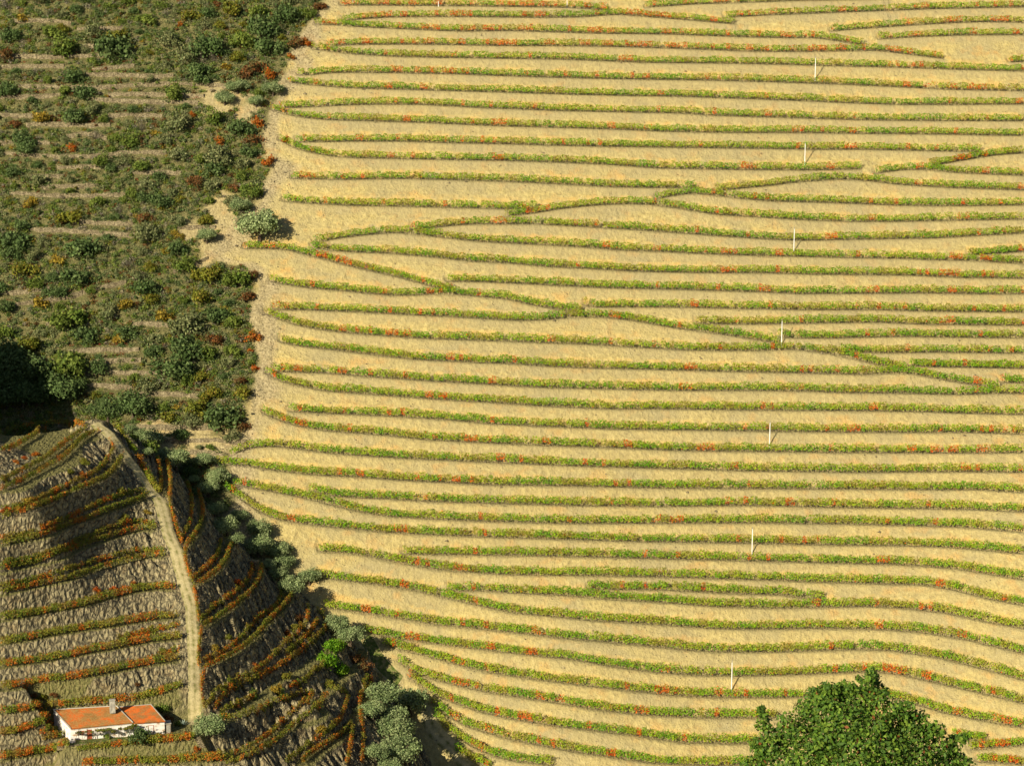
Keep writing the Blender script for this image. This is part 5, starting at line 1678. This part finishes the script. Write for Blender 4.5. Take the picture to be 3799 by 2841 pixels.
# loose stones on the soil
U = []
n = 5200
x = rng.uniform(-110, 165, n); y = rng.uniform(480, 745, n)
ok = (x > scrub_edge(y) - 2) & (vnoise(x / 12, y / 12, 77) > 0.35)
near = np.abs(x - scrub_edge(y)) < 9
x2 = rng.uniform(-6, 9, 1500); y2 = rng.uniform(520, 745, 1500); x = np.concatenate([x[ok], scrub_edge(y2) + x2]); y = np.concatenate([y[ok], y2])
P_ = np.stack([x, y, GH(x, y) + 0.05], -1)
nst = len(P_)
sz = rng.uniform(0.10, 0.30, nst) * np.where(rng.uniform(size=nst) < 0.06, 2.0, 1.0)
icv = np.array([(1, 0, 0), (0, 1, 0), (-1, 0, 0), (0, -1, 0), (0, 0, .7), (0, 0, -.5)], float)
VV = P_[:, None, :] + icv[None] * sz[:, None, None] * rng.uniform(0.55, 1.3, (nst, 6, 3))
fi = np.array([(0, 1, 4), (1, 2, 4), (2, 3, 4), (3, 0, 4)])
FF = (np.arange(nst)[:, None, None] * 6 + fi[None]).reshape(-1, 3)
me = bpy.data.meshes.new("loose_stones")
me.vertices.add(nst * 6); me.vertices.foreach_set("co", VV.astype(np.float32).ravel())
me.loops.add(len(FF) * 3); me.loops.foreach_set("vertex_index", FF.astype(np.int32).ravel())
me.polygons.add(len(FF)); me.polygons.foreach_set("loop_start", np.arange(0, len(FF) * 3, 3, dtype=np.int32)); me.update(calc_edges=True)
me.materials.append(M_WALLST)
o_ = link("loose_stones", me); tag(o_, "loose pale stones strewn over the tan soil", "stones", kind='stuff')

# ------------------------------------------------------------------ the near tree at the bottom right
TY = 82.0
ptop = at_y((3200, 2515), TY)
gz = float(Cv(np.array(0.0), np.array(TY)))
cx_ = at_y((3195, 2700), TY)[0]
nt_ = empty("broadleaf_tree", (cx_, TY, gz))
tag(nt_, "near green broadleaf tree whose leafy crown rises from the bottom edge at right", "tree")
H_ = ptop[2] - gz
V, F = [], []
tube_geo(V, F, [(0, 0, -0.4), (0.05, 0, 2.0), (0.0, 0.1, H_ - 5.6)], [0.26, 0.20, 0.15], 10)
link("trunk", poly_mesh("trunk", V, F, M_WOOD, True), nt_)
tipsP = []
LUMP = [  # photo position of lumps of the crown: u, v, radius in photo pixels, distance offset
 (3190, 2590, 62, 0), (3105, 2600, 55, .5), (3265, 2600, 45, -.3), (3075, 2640, 58, -.8), (3020, 2690, 60, .3), (3310, 2680, 60, .4), (3370, 2715, 52, -.5), (3430, 2735, 55, .2), (3480, 2790, 52, -.2), (3545, 2830, 50, .4),
 (2965, 2730, 55, -.4), (2900, 2760, 52, .5), (2830, 2800, 45, 0), (2835, 2690, 34, .2), (2790, 2850, 48, -.3), (3150, 2680, 75, -1.2), (3240, 2690, 70, -1.0), (3090, 2730, 75, -1.4), (3190, 2780, 90, -1.8), (3290, 2790, 85, -1.5),
 (3390, 2810, 75, -1.1), (3020, 2800, 80, -1.4), (2930, 2830, 70, -1.0), (3480, 2870, 70, -.8), (3100, 2870, 90, -1.9), (3300, 2890, 90, -1.8), (3200, 2900, 90, -2.0), (2860, 2900, 70, -.6), (3400, 2910, 80, -1.3), (2990, 2910, 80, -1.5),
 (3560, 2920, 65, -.2), (3200, 2640, 55, .9), (3330, 2760, 70, 1.0), (3060, 2770, 70, 1.1), (2780, 2960, 60, .2), (2990, 2630, 46, .4), (2930, 2685, 50, -.3), (2870, 2725, 44, .2), (2850, 2780, 50, -.4), (3045, 2605, 48, -.2), (2818, 2765, 36, .3), (3022, 2575, 34, .3), (3072, 2566, 42, -.3), (3132, 2566, 44, .2), (3255, 2566, 38, .3), (3330, 2632, 45, -.3), (3402, 2672, 47, .3), (3462, 2715, 47, -.2), (3522, 2772, 47, .2), (3572, 2845, 45, -.2), (3230, 2545, 30, .1), (3160, 2555, 30, -.2), (3610, 2990, 60, 0), (3215, 2525, 16, 0), (3120, 2552, 22, .2), (2992, 2640, 24, .1), (3350, 2655, 24, .2)]
q, c = [], []
pal = np.array([(0.07, 0.15, 0.018), (0.11, 0.20, 0.024), (0.18, 0.27, 0.035), (0.08, 0.15, 0.03)])
for _ in range(46):                                       # loose sprays that break the outline
    u_, v_, r_, _d = LUMP[random.randrange(len(LUMP))]
    if v_ < 2800:
        a_ = random.uniform(-0.3, math.pi + 0.3)
        LUMP.append((u_ + math.cos(a_) * r_ * 1.05, v_ - math.sin(a_) * r_ * 1.0, random.uniform(12, 24), random.uniform(-.6, .6)))
for u, v, r, dy in LUMP:
    ce = at_y((u, v), TY + dy); rm = r / FPX * TY * 1.05
    n = int(430 * (r / 60.0) ** 2) + 10
    d = rand_dirs(n, 0.15); rad = rm * (0.25 + 0.85 * rng.uniform(size=n) ** 0.6)
    p = ce + d * rad[:, None] * np.array([1, 1, 0.9])
    dd = d.copy(); dd[:, 1] -= 0.3; dd[:, 2] += 0.35
    q.append(leaves(p, 0.165, 0.62, dd, 1.5))
    cc = pal[rng.integers(0, 4, n)] * rng.uniform(0.75, 1.3, (n, 1))
    odd = rng.uniform(size=n)
    cc = np.where((odd < 0.018)[:, None], np.array([(0.26, 0.09, 0.03)]), cc)
    c.append(cc); tipsP.append(ce)
base_o = np.array([cx_, TY, gz])
link("crown", quad_mesh("crown", np.concatenate(q) - base_o, np.vstack(c), M_LEAF), nt_)
for k, ce in enumerate(tipsP[:24]):
    V, F = [], []
    e_ = ce - base_o
    s_ = np.array([0, 0.1, H_ - 5.8 - 0.05 * (k % 5)])
    tube_geo(V, F, [s_, s_ * 0.5 + e_ * 0.5 - UZ * 0.4, e_], [0.085, 0.05, 0.018], 6)
    link("limb", poly_mesh("limb", V, F, M_WOOD, True), nt_)
